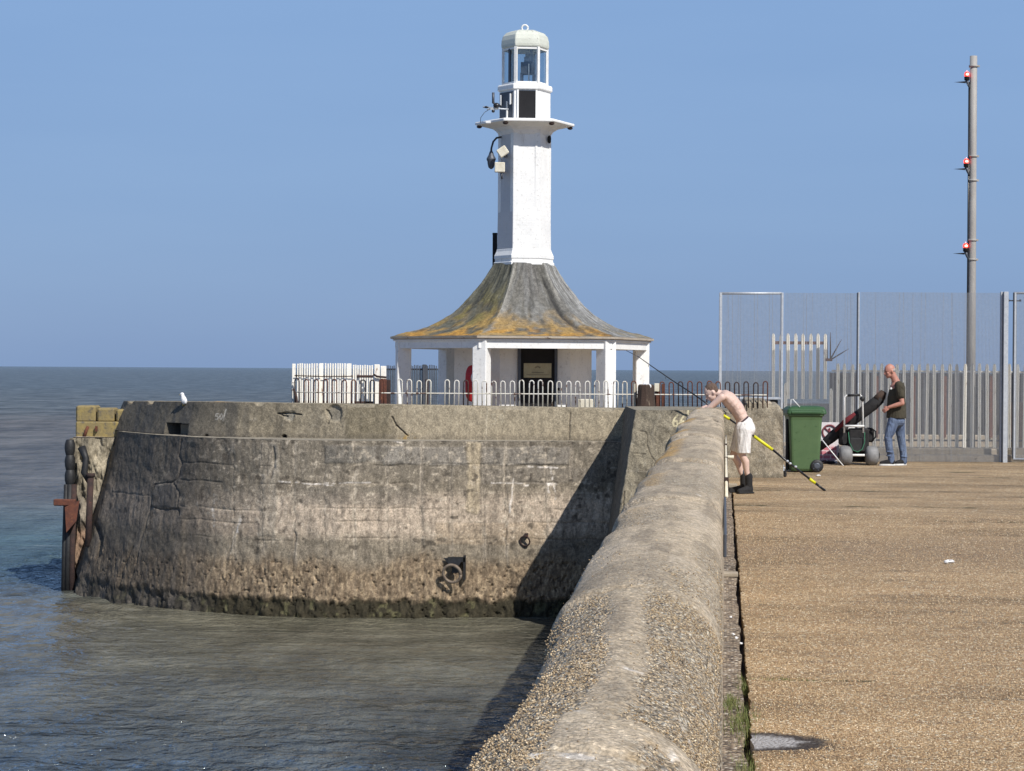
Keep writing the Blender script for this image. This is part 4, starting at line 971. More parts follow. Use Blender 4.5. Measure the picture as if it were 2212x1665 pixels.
m = MB(); m.box(cl+nl*.006+Vector((0,0,6.42)), (.40, .02, .5), (tl, nl, Vector((0,0,1)))); m.build('dark_left_panel', M['galvdark'], lh)  # dark panel over most of the left facet
m = MB()
for s_, w in ((-.15, .05), (.15, .045)): m.box(cl+nl*.03+tl*s_+Vector((0,0,6.53)), (w, .03, .20), (tl, nl, Vector((0,0,1))), .01)
m.box(cl+nl*.03+tl*.05+Vector((0,0,6.35)), (.02, .03, .3), (tl, nl, Vector((0,0,1)))); m.build('white_aerial_panel', M['whitemetal'], lh)
# lantern: mullions, panes
RL = .475; z0, z1 = 6.815, 7.49
hr0, hr1 = hexrT(RL, z0), hexrT(RL, z1)
lan = None
m = MB(); m.loft([hexrT(RL+.015, z0), hexrT(RL+.015, z0+.04), hexrT(RL-.04, z0+.04)], False, False)
lan = m.build('lantern', M['white_s'], lh); m = MB(); m.loft([hexrT(RL+.01, z1-.05), hexrT(RL+.01, z1), hexrT(RL-.04, z1)], False, False)
m.build('head_rail', M['white_s'], lan)
for k in range(6):
    m = MB(); a = hr0[k]; b = hr1[k]; d = hdir(TT+30+60*k); t_ = Vector((-d.y, d.x, 0))
    m.box((a+b)/2, (.05, .045, z1-z0-.02), (t_, d, Vector((0,0,1)))); m.build('mullion', M['whitemetal'], lan)
    a2, b2 = hexrT(RL-.02, z0+.04)[k], hexrT(RL-.02, z0+.04)[(k+1) % 6]; up = Vector((0, 0, z1-z0-.09))
    m = MB(); m.add([a2, b2, b2+up, a2+up], [(0,1,2,3)]); m.build('glass_pane', M['glass'], lan)
m = MB(); dl = hdir(TT-60); c = LC+dl*(RL*.85*TS); m.box((c.x, c.y, (z0+z1)/2), (.05, .03, z1-z0-.06), (Vector((-dl.y, dl.x, 0)), dl, Vector((0,0,1))))
m.box((LC.x-.2*RGT.x, LC.y, 7.0), (.02, .02, .5)); m.build('blanking_bar', M['galvdark'], lan)
# optic
ol = thing('lantern_optic', (LC.x, LC.y, 6.82), 'dark rotating lamp apparatus standing inside the glazed lantern', 'lamp')
m = MB(); cz = Vector((LC.x, LC.y, 0))+RGT*.05; m.box(cz+Vector((0,0,7.13)), (.24, .22, .21)); 
for sx in (-1, 1):
    for sy in (-1, 1): m.box(cz+Vector((sx*.11, sy*.09, 6.93)), (.04, .04, .22))
m.build('cabinet', M['galvdark'], ol)
m = MB(); m.lathe(cz+Vector((0,0,7.235)), [(.07, 0), (.07, .10), (.05, .11), (.05, .15), (.03, .17)], 16); m.build('lens', M['galv'], ol)
m = MB(); m.tube([cz+Vector((.03, -.13, 7.20)), cz+Vector((.03, -.13, 6.84))], .012, 6); m.box(cz+Vector((.06, .05, 7.36)), (.05, .05, .22)); m.build('conduit', M['galv'], ol)
# dome
m = MB(); m.loft([hexrT(.485, 7.47), hexrT(.515, 7.49), hexrT(.522, 7.54), hexrT(.515, 7.62), hexrT(.49, 7.70), hexrT(.42, 7.765), hexrT(.30, 7.80), hexrT(.12, 7.815)], True, True, False)
dm = m.build('dome', M['dome'], lh)
b = dm.modifiers.new('bevel', 'BEVEL'); b.width = .03; b.segments = 3; b.limit_method = 'ANGLE'; b.angle_limit = R(35)
m = MB(); m.torus((LC.x-.01, LC.y, 7.865), .055, .017, FW2, 28, 8); hk = m.build('lifting_eye', M['whitemetal'], lh)
for o in list(lh.children):
    if o.name.split('.')[0] in ('tower_shaft', 'plinth_moulding', 'gallery', 'cornice', 'column'):
        if o.name.startswith('column'): continue
        b = o.modifiers.new('bevel', 'BEVEL'); b.width = .012; b.segments = 2; b.limit_method = 'ANGLE'; b.angle_limit = R(25)

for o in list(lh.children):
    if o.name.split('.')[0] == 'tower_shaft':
        o.data.materials.append(M['white_shade'])  # left facet's shade comes from this darker paint
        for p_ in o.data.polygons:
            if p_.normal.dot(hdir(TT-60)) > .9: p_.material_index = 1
# flue behind the roof
m = MB(); c = at(1068.5, 540, 40.3); z0 = at(1069.5, 640, 40.3).z; z1 = at(1069.5, 503, 40.3).z
m.box((c.x, c.y, (z0+z1)/2), (.085, .085, z1-z0), (RGT, FW2, Vector((0,0,1))), .006); m.box((c.x, c.y, z1-.02), (.092, .092, .03), (RGT, FW2, Vector((0,0,1))))
fl = m.build('flue_pipe', M['door']); tag(fl, 'square black flue pipe rising behind the roof left of the tower', 'flue')
# swan neck lamp
sl_ = thing('swan_neck_lamp', at(1078, 305, 39.9), 'dark swan neck lamp hanging from the left of the tower', 'lamp')
m = MB(); m.tube([at(1082, 296, 39.8), at(1072, 298, 39.7), at(1065, 306, 39.65), at(1061, 320, 39.65), at(1060.5, 328, 39.65)], .018, 8); m.build('bracket_arm', M['carbon'], sl_)
c = at(1060.5, 364, 39.65)
m = MB(); m.lathe(c, [(.015, -.01), (.05, .02), (.065, .08), (.07, .13), (.085, .16), (.085, .18), (.05, .24), (.035, .29), (.02, .32)], 18); m.build('lamp_head', M['galvdark'], sl_)
# floodlights
for i, (xq, yq, rot, lab) in enumerate(((1086.5, 327.5, -35, 'tilted cream floodlight box on the tower under the gallery'), (1080, 361.5, 0, 'square cream floodlight box fixed upright below the tilted one'))):
    t = thing('floodlight', at(xq, yq, 39.6), lab, 'floodlight')
    a = R(rot); ax1 = RGT*math.cos(a)-Vector((0,0,1))*math.sin(a); ax3 = RGT*math.sin(a)+Vector((0,0,1))*math.cos(a)
    m = MB(); m.box(at(xq-1, yq, 39.40), (.185, .09, .18) if i else (.18, .09, .16), (ax1, FW2, ax3), .012); m.build('housing', M['offwhite'], t)
    m = MB(); m.box(at(xq+3, yq+8, 39.62), (.05, .34, .05)); m.tube([at(xq+2, yq+10, 39.6), at(xq+4, yq+(25 if i else 10), 39.6)], .02, 6); m.build('bracket', M['galvdark'], t)
# antennas and horn
an = thing('antenna_cluster', at(1065, 232, 39.6), 'cluster of small aerials sticking out left of the service room', 'antenna')
m = MB(); m.tube([at(1043, 231, 39.5), at(1082, 235, 39.6), at(1098, 236, 39.6)], .014, 6); m.tube([at(1052, 236, 39.5), at(1075, 236, 39.6)], .012, 6); m.build('crossbar', M['galv'], an)
m = MB(); m.tube([at(1065, 200, 39.5), at(1065, 222, 39.5), at(1074, 228, 39.6), at(1080, 229, 39.7)], .024, 8); m.build('whip_antenna', M['galvdark'], an)
for q_, r_ in (((1072, 228, 39.55), (.06, .05, .05)), ((1065, 240, 39.5), (.03, .03, .03)), ((1050, 231.5, 39.5), (.04, .02, .02))): m = MB(); m.ellip(at(*q_), r_); m.build('clamp', M['carbon'], an)
m = MB(); m.tube([at(1058, 235, 39.5), at(1046, 243, 39.4), at(1038, 254, 39.4), at(1037, 266, 39.4)], .005, 5); m.build('cable', M['carbon'], an)
hn = MB(); hn.lathe(at(1186, 300, 39.85)-Vector((0,0,.04)), [(.015, -.04), (.030, -.02), (.035, .04), (.030, .08), (.015, .10)], 14); o = hn.build('fog_horn', M['door']); tag(o, 'small black sounder unit under the right side of the gallery', 'horn')
for x_, y_, lb in ((1055, 262.5, 'small white fitting on the left of the gallery'), (1186, 262, 'small white fitting on the right of the gallery')):
    m = MB(); m.box(at(x_, y_+2, 39.5), (.12 if x_ < 1100 else .05, .06, .05), (RGT, FW2, Vector((0,0,1))), .01); tag(m.build('gallery_fitting', M['whitemetal']), lb, 'fitting')
# lifebuoy cabinet and low white blocks under the canopy
lb = thing('lifebuoy_housing', at(1020, 870, 38.6), 'red lifebuoy housing partly hidden by the white front column', 'lifebuoy')
c = at(1024, 828, 38.6)
m = MB(); ring = []
for k in range(32):
    a = 2*math.pi*k/32; ca, sa = math.cos(a), math.sin(a); p_ = 3.2
    ring.append((abs(ca)**(2/p_)*math.copysign(1, ca)*.16, abs(sa)**(2/p_)*math.copysign(1, sa)*.325))
rings = [[c+RGT*x*s_+Vector((0,0,z*s_))+FW2*d_ for x, z in ring] for s_, d_ in ((.9, -.08), (.98, -.06), (1, 0), (1, .05))]
m.loft(rings, True, True, True); m.build('shell', M['red'], lb)
m = MB(); m.torus(c+RGT*.07-FW2*.09+Vector((0,0,.10)), .10, .03, FW2, 20, 8); m.build('ring', M['whitemetal'], lb)
m = MB(); m.box(at(1026, 880, 38.7), (.05, .05, .5)); m.build('post', M['galvdark'], lb)
for xq0, xq1, y0, D, lab in ((1248, 1281, 862, 37.0, 'low cream block at the foot of the right inner wall'),):
    m = MB(); qbox(m, xq0, y0, xq1, 905, D, .25, .01); tag(m.build('plinth_block', M['offwhite']), lab, 'block')

# ------------------------------------------------------------------ hooped railing on the parapet
hr = thing('hooped_railing', at(1000, 880, 34.2), 'flaking bow topped railing running along the top of the pier parapet', 'railing')
xs_q = np.interp
pA = [(632, 34.6), (756, 33.95), (1005, 33.85), (1232, 33.8), (1660, 34.3)]
def railpt(xq):
    D = np.interp(xq, [p[0] for p in pA], [p[1] for p in pA]); b_ = at(xq, np.interp(xq, [630, 1232, 1660], [872, 881.5, 886]), D)
    return b_
nh = 0; xq = 637.0; z_hoop = .405
skip = [(824, 850), (1374, 1424), (940, 946)]
posts = []
while xq < 1655:
    if not any(a < xq+5 < b for a, b in skip):
        a = railpt(xq); b = railpt(xq+9.6); zb0 = 1.085; w = (b-a).length/2; mid = (a+b)/2; t_ = (b-a).normalized(); t_.z = 0
        dl_ = random.uniform(-.012, .012); pts = [Vector((a.x, a.y, zb0)), Vector((a.x, a.y, zb0+z_hoop-w+dl_))]
        for k in range(1, 6):
            an_ = math.pi*(1-k/6); pts.append(Vector((mid.x, mid.y, zb0+z_hoop-w+dl_))+t_*(math.cos(an_)*w)+Vector((0,0,math.sin(an_)*w*1.1)))
        pts += [Vector((b.x, b.y, zb0+z_hoop-w+dl_)), Vector((b.x, b.y, zb0))]
        lean = random.uniform(-.02, .02); pts = [p+t_*lean*(p.z-zb0) for p in pts]
        rusty = xq > 1412 or xq < 820 or random.random() < .10
        m = MB(); m.tube(pts, .0098, 6); m.build('hoop', M['rust'] if (rusty and random.random() < .5) else (M['rustdark'] if rusty else M['rail_mixed']), hr)
    xq += 20.2
m = MB(); pts = []
for x_ in np.linspace(634, 1655, 60): p = railpt(x_); pts.append(Vector((p.x, p.y, 1.085+.205)))
m.tube(pts, .0095, 6); m.build('lower_rail', M['rail_mixed'], hr)
def upr(name, xq, y0, D, w, mat, lab, cat='post', d=.08, z0=.0, yb=None):
    a = at(xq, y0, D); m = MB(); zb_ = z0; m.box((a.x, a.y, (a.z+zb_)/2), (w, d, a.z-zb_), (RGT, FW2, Vector((0,0,1))), .008)
    o = m.build(name, M[mat]); tag(o, lab, cat); return o
upr('railing_post', 633, 824, 34.7, .045, 'rail_mixed', 'leaning white end post at the left end of the hooped railing', z0=1.0)
m = MB(); m.tube([at(634, 840, 34.5), at(640, 858, 34.5), at(643, 884, 34.4)], .02, 6); tag(m.build('railing_stay', M['rustdark']), 'rusted diagonal stay at the left end of the hooped railing', 'stay')
upr('steel_post', 828, 818, 34.5, .10, 'rust', 'rust brown channel post beside the end of the white fence')
upr('steel_post', 839, 820, 34.7, .06, 'rustdark', 'near black post just right of the rust brown channel post')
upr('steel_post', 922, 819, 35.5, .055, 'rustdark', 'black post between the left canopy column and the back column')
upr('steel_post', 1372, 829, 34.1, .05, 'offwhite', 'pale narrow post tight against the left of the timber bollard', z0=.6)
upr('steel_post', 1418, 828, 34.2, .085, 'offwhite', 'pale capped post just right of the timber bollard', z0=1.33)
upr('steel_post', 1419, 845, 34.25, .07, 'rust', 'rust red shaft under the pale capped post')
upr('steel_post', 1431, 829, 34.6, .04, 'rust', 'thin rust red post right of the capped post')
bo = thing('timber_bollard', at(1395, 880, 33.9), 'dark brown rotting timber bollard with bird lime on top', 'bollard')
a = at(1395, 830, 33.9); m = MB(); m.lathe((a.x, a.y, .4), [(.15, 0), (.15, .7), (.135, .85), (.125, a.z-.42), (.10, a.z-.40)], 12, smooth=False); m.build('shaft', M['dkbrown'], bo)
m = MB()
for i in range(7): m.ellip((a.x+random.uniform(-.09, .09), a.y-random.uniform(.02, .10), a.z-random.uniform(0, .04)), (.022, .02, .035))
m.build('bird_lime', M['paper'], bo)

# white boarded fence beyond the parapet
wf = thing('white_board_fence', at(730, 880, 37.2), 'white close boarded palisade fence left of the lighthouse', 'fence')
z0 = .0; xq = 634.5
i = 0
while xq < 806:
    D = 37.2+.6*math.sin(max(0, xq-760)/45); y0 = 784.8 if xq < 762 else 788.5
    y0 += random.uniform(-.7, .7); wide = i in (0, 11, 22)
    w = (7.4 if wide else 3.3)*D/FQ; a = at(xq, y0, D+random.uniform(-.02, .02))
    m = MB(); z1 = a.z; m.box((a.x, a.y, (z0+z1)/2), (w, .02, z1-z0), (RGT, FW2, Vector((0,0,1))), .004); m.build('pale', M['pale_paint'], wf)
    xq += (8.2 if wide else 5.0)+random.uniform(-.5, .5); i += 1
m = MB()
for yq in (811.5, 868):
    a = at(634, yq, 37.28); b = at(806, yq+1.5, 37.35); m.tube([a, b], .022, 6)
m.build('fence_rail', M['rustdark'], wf)
m = MB(); a, b = at(636, 811, 37.15), at(762, 812.5, 37.15); m.tube([a, at(700, 813.3, 37.15), b], .008, 6); m.build('wire', M['rustdark'], wf)
for x0, x1 in ((807, 820), (820.8, 834)):
    m = MB(); qbox(m, x0, 787 if x0 < 810 else 790.5, x1, 990, 37.1, .03, .005); m.build('wide_board', M['pale_paint'], wf)
m = MB(); m.tube([at(806, 808, 37.05), at(814, 813, 37.05), at(834, 815, 37.05)], .018, 6); m.build('broken_strap', M['rustdark'], wf)
df = thing('dark_paling_fence', at(890, 880, 46), 'thin dark paling fence seen against the sea behind the left column', 'fence')
m = None; xq = 836
while xq < 945:
    a = at(xq, 789+random.uniform(-1.5, 1.5), 46); m = MB(); w = .02 if abs(xq-917) > 3 else .05
    m.box((a.x, a.y, a.z/2), (w, .02, a.z), (RGT, FW2, Vector((0,0,1)))); m.build('pale', M['galvdark'], df); xq += 3.6+random.uniform(-.4, .4)
m = MB()
for yq in (797.5, 850): m.tube([at(834, yq, 46.05), at(946, yq, 46.05)], .018, 6)
m.build('fence_rail', M['galvdark'], df)
m = MB(); qbox(m, 912, 787, 919, 1000, 45.9, .06); m.build('fence_post', M['galvdark'], df)

# ------------------------------------------------------------------ right-hand fences
DF = 40.7
mf = thing('mesh_security_fence', at(1900, 998, DF), 'tall grey anti climb mesh fence in front of the white palisade', 'fence')
def post(xq, w, top, bot, mat='galv', name='post', par=mf, D=DF, d=.06):
    a = at(xq, top, D); b = at(xq, bot, D); m = MB(); m.box(((a.x+b.x)/2, (a.y+b.y)/2, (a.z+b.z)/2), (w, d, a.z-b.z), (RGT, FW2, Vector((0,0,1))), .005); return m.build(name, M[mat], par)
def panel(x0, x1, y0, y1, D=DF, frame=False, vs=.0254, hs=.0135, r=.0018):
    a = at(x0, y1, D); b = at(x1, y0, D); wd_ = (b-a).dot(RGT); zt, zb_ = b.z, a.z; base = Vector((a.x, a.y, 0)); m = MB()
    k = 0
    while k*vs < wd_: rv = .0034 if (random.random() < .12) else .0012; m.box(base+RGT*(k*vs)+Vector((0,0,(zt+zb_)/2)), (rv*2, rv*2, zt-zb_), (RGT, FW2, Vector((0,0,1)))); k += 1
    z = zb_
    while z < zt: m.box(base+RGT*(wd_/2)+FW2*.004+Vector((0,0,z)), (wd_, r*2, r*2), (RGT, FW2, Vector((0,0,1)))); z += hs
    return m.build('mesh_panel', M['wire'], mf)
panel(1556, 1686, 634, 985); panel(1692, 1850, 633.5, 997); panel(1856, 2160, 633, 997); panel(2190, 2330, 633, 990)
post(1555, .05, 632, 1000); post(1688, .042, 632, 1000); post(1853, .028, 631, 998); post(1850.3, .016, 632, 998, 'galvdark', 'post_dark_channel'); post(2161, .035, 630, 998); post(2163.7, .022, 631, 998, 'galvdark', 'post_channel')  # dark steel channels set beside the posts
post(2170.5, .085, 630, 1001, 'galv', 'gate_post', mf, DF-.05, .09); post(2190.5, .035, 632, 993); post(2187.6, .018, 632, 990, 'galvdark', 'post_channel')
for x0, x1, y in ((1555, 1688, 633.5), (2189, 2330, 633)): m = MB(); m.tube([at(x0, y, DF), at(x1, y, DF)], .024, 6); m.build('top_rail', M['galv'], mf)
m = MB(); m.tube([at(2189, 992, DF), at(2330, 992, DF)], .024, 6); m.build('bottom_rail', M['galv'], mf)
m = MB(); m.tube([at(2176, 649, DF), at(2204, 650, DF)], .012, 6); m.box(at(2177, 648.5, DF), (.03, .05, .06)); m.box(at(2203, 649, DF), (.03, .05, .04)); m.build('hinge', M['galvdark'], mf)
# low concrete plinth
kb = thing('concrete_plinth', at(2000, 1000, 40.9), 'low concrete plinth under the mesh fence and white palisade', 'plinth')
m = MB(); qbox(m, 1700, 984, 2400, 1003, 40.80, .6, .02); m.build('plinth_toe', M['kerbc'], kb)
m = MB(); qbox(m, 1690, 970.5, 2400, 992, 41.0, .9, .02); m.build('plinth_body', M['tancon'], kb)
# palisade
DP = 41.6
pf = thing('palisade_fence', at(2000, 975, DP), 'white pointed palisade fence behind the mesh on the right', 'fence')
def pale(xq, ytop, ybot, par, mat='pale_paint', D=DP, w=.068):
    a = at(xq, ytop, D); b = at(xq, ybot, D); h_ = a.z-b.z; o = Vector((b.x, b.y, b.z)); tz = random.uniform(-.008, .008)
    prof_ = [(-w/2, .0), (-w*.38, -.012), (-w*.14, -.012), (0, .008), (w*.14, -.012), (w*.38, -.012), (w/2, .0)]
    rows_ = []
    for fz, sc in ((0, 1), (h_-.075, 1), (h_-.03, .75), (h_-.008, .35)):
        rows_.append([o+RGT*(x*sc+tz*fz)+FW2*y+Vector((0,0,fz)) for x, y in prof_]+[o+RGT*(x*sc+tz*fz)+FW2*(y+.004)+Vector((0,0,fz)) for x, y in reversed(prof_)])
    m = MB(); m.loft(rows_, True, True); return m.build('pale', M[mat], par)
xq = 1807.0
while xq < 2240:
    if not (2098 < xq < 2112 and False): pale(xq, 784.5+random.uniform(-1, 1), 973+random.uniform(-2, 2), pf)
    xq += 16.25+random.uniform(-.5, .5)
m = MB(); m.tube([at(1796, 800.5, DP+.05), at(2260, 804, DP+.05)], .018, 6); m.build('top_rail', M['pale_paint'], pf)
m = MB(); m.tube([at(1796, 950, DP+.05), at(2260, 952, DP+.05)], .018, 6); m.build('lower_rail', M['galvdark'], pf)
pf2 = thing('raised_palisade', at(1725, 860, DP), 'short raised run of white pales with a rusty rail left of the main palisade', 'fence')
for x_ in (1669.5, 1685, 1701.5, 1717.5, 1733.5, 1749.5, 1766, 1781.5): pale(x_, 719.5+random.uniform(-.6, .6), 862, pf2)
m = MB(); m.box((at(1672, 740, DP+.03)+at(1778, 741, DP+.03))/2, (.93, .03, .06), (RGT, FW2, Vector((0,0,1)))); m.build('rusty_rail', M['rust'], pf2)
for x_, y0 in ((1695, 826), (1794, 838)): pale(x_, y0, 955, pf2)
# anti-climb spikes
sk_ = thing('spike_fan', at(1795, 778, DP), 'fan of bent rusty spikes at the break in the palisade', 'spikes')
m = MB(); m.box(at(1789.5, 777, DP), (.13, .04, .05), (RGT, FW2, Vector((0,0,1)))); m.build('bracket', M['rust'], sk_)
for (x0, y0, x1, y1) in ((1786, 776, 1785.5, 722), (1793, 776, 1793, 717), (1794, 774, 1817, 733), (1795, 776, 1833, 753)):
    m = MB(); m.tube([at(x0, y0, DP), at((x0+x1)/2, (y0+y1)/2, DP), at(x1, y1, DP)], [.014, .012, .004], 6); m.build('spike', M['rustdark'], sk_)
# dark wall beyond the palisade
dw = thing('dark_steel_screen', at(2000, 940, 45.2), 'dark grey sheet screen with rusty posts behind the palisade', 'fence')
m = MB(); a = at(1790, 941, 45.2); b = at(2500, 944, 45.2); zt = at(2000, 805, 45.2).z; zb_ = at(2000, 943, 45.2).z
n = 500; L_ = (b-a).dot(RGT); base = Vector((a.x, a.y, 0)); dd = [(.015 if (k % 6) < 3 else -.015)+random.uniform(-.004, .004) for k in range(n+1)]
m.add([base+RGT*(L_*k/n)+FW2*dd[k]+Vector((0,0,zb_)) for k in range(n+1)]+[base+RGT*(L_*k/n)+FW2*dd[k]+Vector((0,0,zt+random.uniform(-.02, .01))) for k in range(n+1)], [(k, k+1, n+2+k, n+1+k) for k in range(n)])
m.build('sheet', M['greycon'], dw)
m = MB(); qbox(m, 1690, 872, 1796, 1000, 45.2, .2); m.build('low_wall', M['greycon'], dw)
m = MB(); qbox(m, 1690, 942, 2500, 1000, 45.0, .3, .02); m.build('footing', M['tancon'], dw)
for x_ in (1843, 1893, 1973, 2040, 2140): m = MB(); qbox(m, x_-3.5, 812, x_+4, 945, 44.9, .08); m.build('rusty_post', M['rust'], dw)
m = MB(); qbox(m, 2178, 870, 2400, 946, 44.7, .1); m.build('brown_panel', M['rustdark'], dw)

# ------------------------------------------------------------------ light mast
DM = 42.3
ms = thing('signal_mast', at(2096, 970, DM), 'tall weathered steel mast with three lit red lamps on its left side', 'mast')
a = at(2097.5, 122, DM); m = MB(); b0 = at(2095.5, 1000, DM)
bx_, by_ = b0.x, b0.y
m.lathe((bx_, by_, 0), [(.082, 0), (.078, 3.), (.072, 5.5), (.070, a.z), (.058, a.z+.002), (.058, a.z-.06)], 18); m.build('pole', M['mast'], ms)
m = MB(); c1 = Vector((bx_, by_, 0))-RGT*.082-FW2*.02; m.tube([c1+Vector((0,0,.5)), c1+Vector((0,0,a.z-.5))], .018, 6); m.build('cable_duct', M['carbon'], ms)
m = MB()
for yq in (144, 338, 390, 519, 561): z_ = at(2096, yq, DM).z; m.lathe((bx_, by_, z_), [(.078, -.02), (.088, -.02), (.088, .02), (.078, .02)], 18); m.box(Vector((bx_, by_, z_))+RGT*.105, (.03, .02, .04))
m.build('band_clamp', M['mast'], ms)
for yq in (163, 350, 532):
    z_ = at(2096, yq, DM).z; c = Vector((bx_, by_, z_))-RGT*.135-FW2*.05
    if True:
        m = MB(); m.lathe(c, [(.05, -.105), (.05, -.05), (.055, -.045), (.045, -.035)], 14); lp = m.build('signal_lamp', M['carbon'], ms)
        m = MB(); m.lathe(c, [(.044, -.034), (.052, -.01), (.048, .03), (.025, .055)], 16); m.build('red_lens', M['redlamp'], lp)
        m = MB(); m.ellip(c+Vector((0,0,.0))-FW2*.045, (.03, .015, .022)); m.tube([c+Vector((0,0,.05)), c+Vector((0,0,.085))], [.006, .002], 6); m.build('bulb', M['hot'], lp)
        m = MB(); m.tube([c+Vector((0,0,-.10)), c+RGT*.02+Vector((0,0,-.18)), c+RGT*.06+Vector((0,0,-.26))], [.035, .022, .018], 8)
        m.add([c-RGT*.25+Vector((0,0,-.145)), c-RGT*.03-FW2*.05+Vector((0,0,-.13)), c-RGT*.03+FW2*.05+Vector((0,0,-.13)), c-RGT*.02+Vector((0,0,-.165))], [(0,1,2), (0,3,1), (0,2,3), (1,3,2)]); m.build('bracket', M['galvdark'], lp)
# ------------------------------------------------------------------ concrete block by the man
DB = 34.3
cb = thing('concrete_block', at(1630, 1034, DB), 'thick upright concrete slab wall behind the leaning man', 'wall')
a = at(1545, 1036, DB); b = at(1692, 868, DB); wd_ = (b-a).dot(RGT); base = Vector((a.x, a.y, -.02))
nu, nv = 160, 190; uu = np.linspace(0, 1, nu)[:, None]*np.ones((1, nv)); ww = np.linspace(0, 1, nv)[None, :]*np.ones((nu, 1))
# profile: front face (0..0.62), top (0.62..0.9), back
H_b = b.z+.02; topz = H_b*(1-.0*uu)-.10*ss(.50, .30, uu)+.06*ss(.40, .46, uu)*ss(.80, .74, uu)
topz = topz-.09*ss(.90, 1.0, uu)**2
fz = np.clip(ww/.62, 0, 1); gz = np.clip((ww-.62)/.28, 0, 1); bz = np.clip((ww-.9)/.1, 0, 1)
z = topz*fz-.04*ss(.92, 1, fz)*(1-gz)+.0*gz; z = z*(1-bz)
dep = .03*(1-fz)*-1+.45*gz+ss(.94, 1, fz)*.03
n1 = fbm(uu*6, ww*12, 601, 5); n2 = fbm(uu*30, ww*50, 603, 3)
xx = wd_*uu*(1-.010*fz); dep = dep+(n1-.5)*.05*(1-gz)
P = np.array(base)[None, None]+np.array(RGT)[None, None]*xx[..., None]+np.array(FW2)[None, None]*dep[..., None]; P[..., 2] = -.02+z+(n1-.5)*.03*gz
C = np.ones(P.shape)*np.array([.27, .235, .175])*(.7+.6*n1)[..., None]; C = blend(C, ss(.5, .7, fbm(uu*14, ww*4, 605, 4))*.45, (.10, .088, .068)); C = blend(C, ss(.68, .76, n2)*.6, (.36, .33, .27))
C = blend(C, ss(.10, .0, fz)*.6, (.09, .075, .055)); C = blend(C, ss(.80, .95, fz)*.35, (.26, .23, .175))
grid_obj('slab', P, C, M['topc'], cb, alpha=ss(.4, .6, n1)*.25)
m = MB(); e0 = base+RGT*wd_*.993
m.add([e0+Vector((0,0,0)), e0+FW2*.45, e0+FW2*.45+Vector((0,0,H_b-.11)), e0+Vector((0,0,H_b-.11))], [(0,1,2,3)]); m.build('slab_end', M['tancon'], cb)
m = MB()
ct = at(1646, 874, DB); rings = []
for s_, dz in ((1.0, -.03), (.98, .02), (.85, .05), (.6, .062)):
    rings.append([ct+RGT*(.17*s_*math.cos(2*math.pi*k/14)*(1+.08*math.sin(k*3)))+FW2*(.18+.15*s_*math.sin(2*math.pi*k/14))+Vector((0,0,dz)) for k in range(14)])
m.loft(rings, True, True, False); m.build('mortar_cap', M['tancon'], cb)
tb = thing('metal_bench', at(1640, 860, 36.0), 'white topped metal table edge showing above the concrete slab', 'table')
m = MB(); m.box((at(1586, 859.5, 36)+at(1682, 861, 36))/2, (.73, .45, .035), (RGT, FW2, Vector((0,0,1))), .006); m.build('top', M['galv'], tb)
m = MB(); qbox(m, 1664, 864, 1680, 873, 35.9, .2, .01); m.build('clamp_box', M['black'], tb)
for x_ in (1600, 1672): m = MB(); c = at(x_, 870, 36.1); m.tube([(c.x, c.y, 0), (c.x, c.y, c.z)], .02, 8); m.build('leg', M['galvdark'], tb)

# ------------------------------------------------------------------ pipework on the parapet
pp_ = thing('wall_pipe', (.03, 20, .7), 'long thin cream pipe clipped along the deck face of the parapet', 'pipe')
m = MB(); m.tube([(.030, 30.6, .76), (.028, 27, .74), (.026, 22, .755), (.024, 16.2, .745)], .013, 8); m.build('pipe', M['offwhite'], pp_)
m = MB(); m.tube([(.012, 30.7, .70), (.012, 24, .68), (.014, 17, .70)], .016, 8); m.build('black_hose', M['black'], pp_)
for y_, z_ in ((27.2, .60), (23, .6), (18.2, .62)): m = MB(); m.box((.02, y_, z_+.1), (.05, .04, .14)); m.build('pipe_clip', M['rustdark'], pp_)
vv = thing('pipe_valve', (.06, 27.3, .6), 'rusty stub valve sticking out of the parapet beside the man knee', 'valve')
m = MB(); m.tube([(-.02, 27.3, .60), (.13, 27.3, .60)], .022, 8); m.build('stub', M['offwhite'], vv)
m = MB(); m.lathe((.03, 27.3, .60), [(.05, -.02), (.05, .02)], 14, Vector((1,0,0))); m.box((.02, 27.28, .70), (.03, .03, .12)); m.build('handwheel', M['rustdark'], vv)
m = MB(); m.box((.010, 11.7, .86), (.016, 3.0, .11), None, .005); o = m.build('cable_tray', M['galvdark']); tag(o, 'grey metal strip fixed under the parapet crown', 'cable tray')
m = MB(); m.box((.06, 18.1, .0), (.13, .20, .03), None, .005); tag(m.build('timber_sleeper', M['tancon']), 'short tan timber laid across the drain slot', 'timber')
m = MB(); m.box((.09, 31.35, .03), (.22, .10, .07), None, .01); tag(m.build('timber_sleeper', M['tancon']), 'pale stub of timber at the far end of the drain slot by the boots', 'timber')

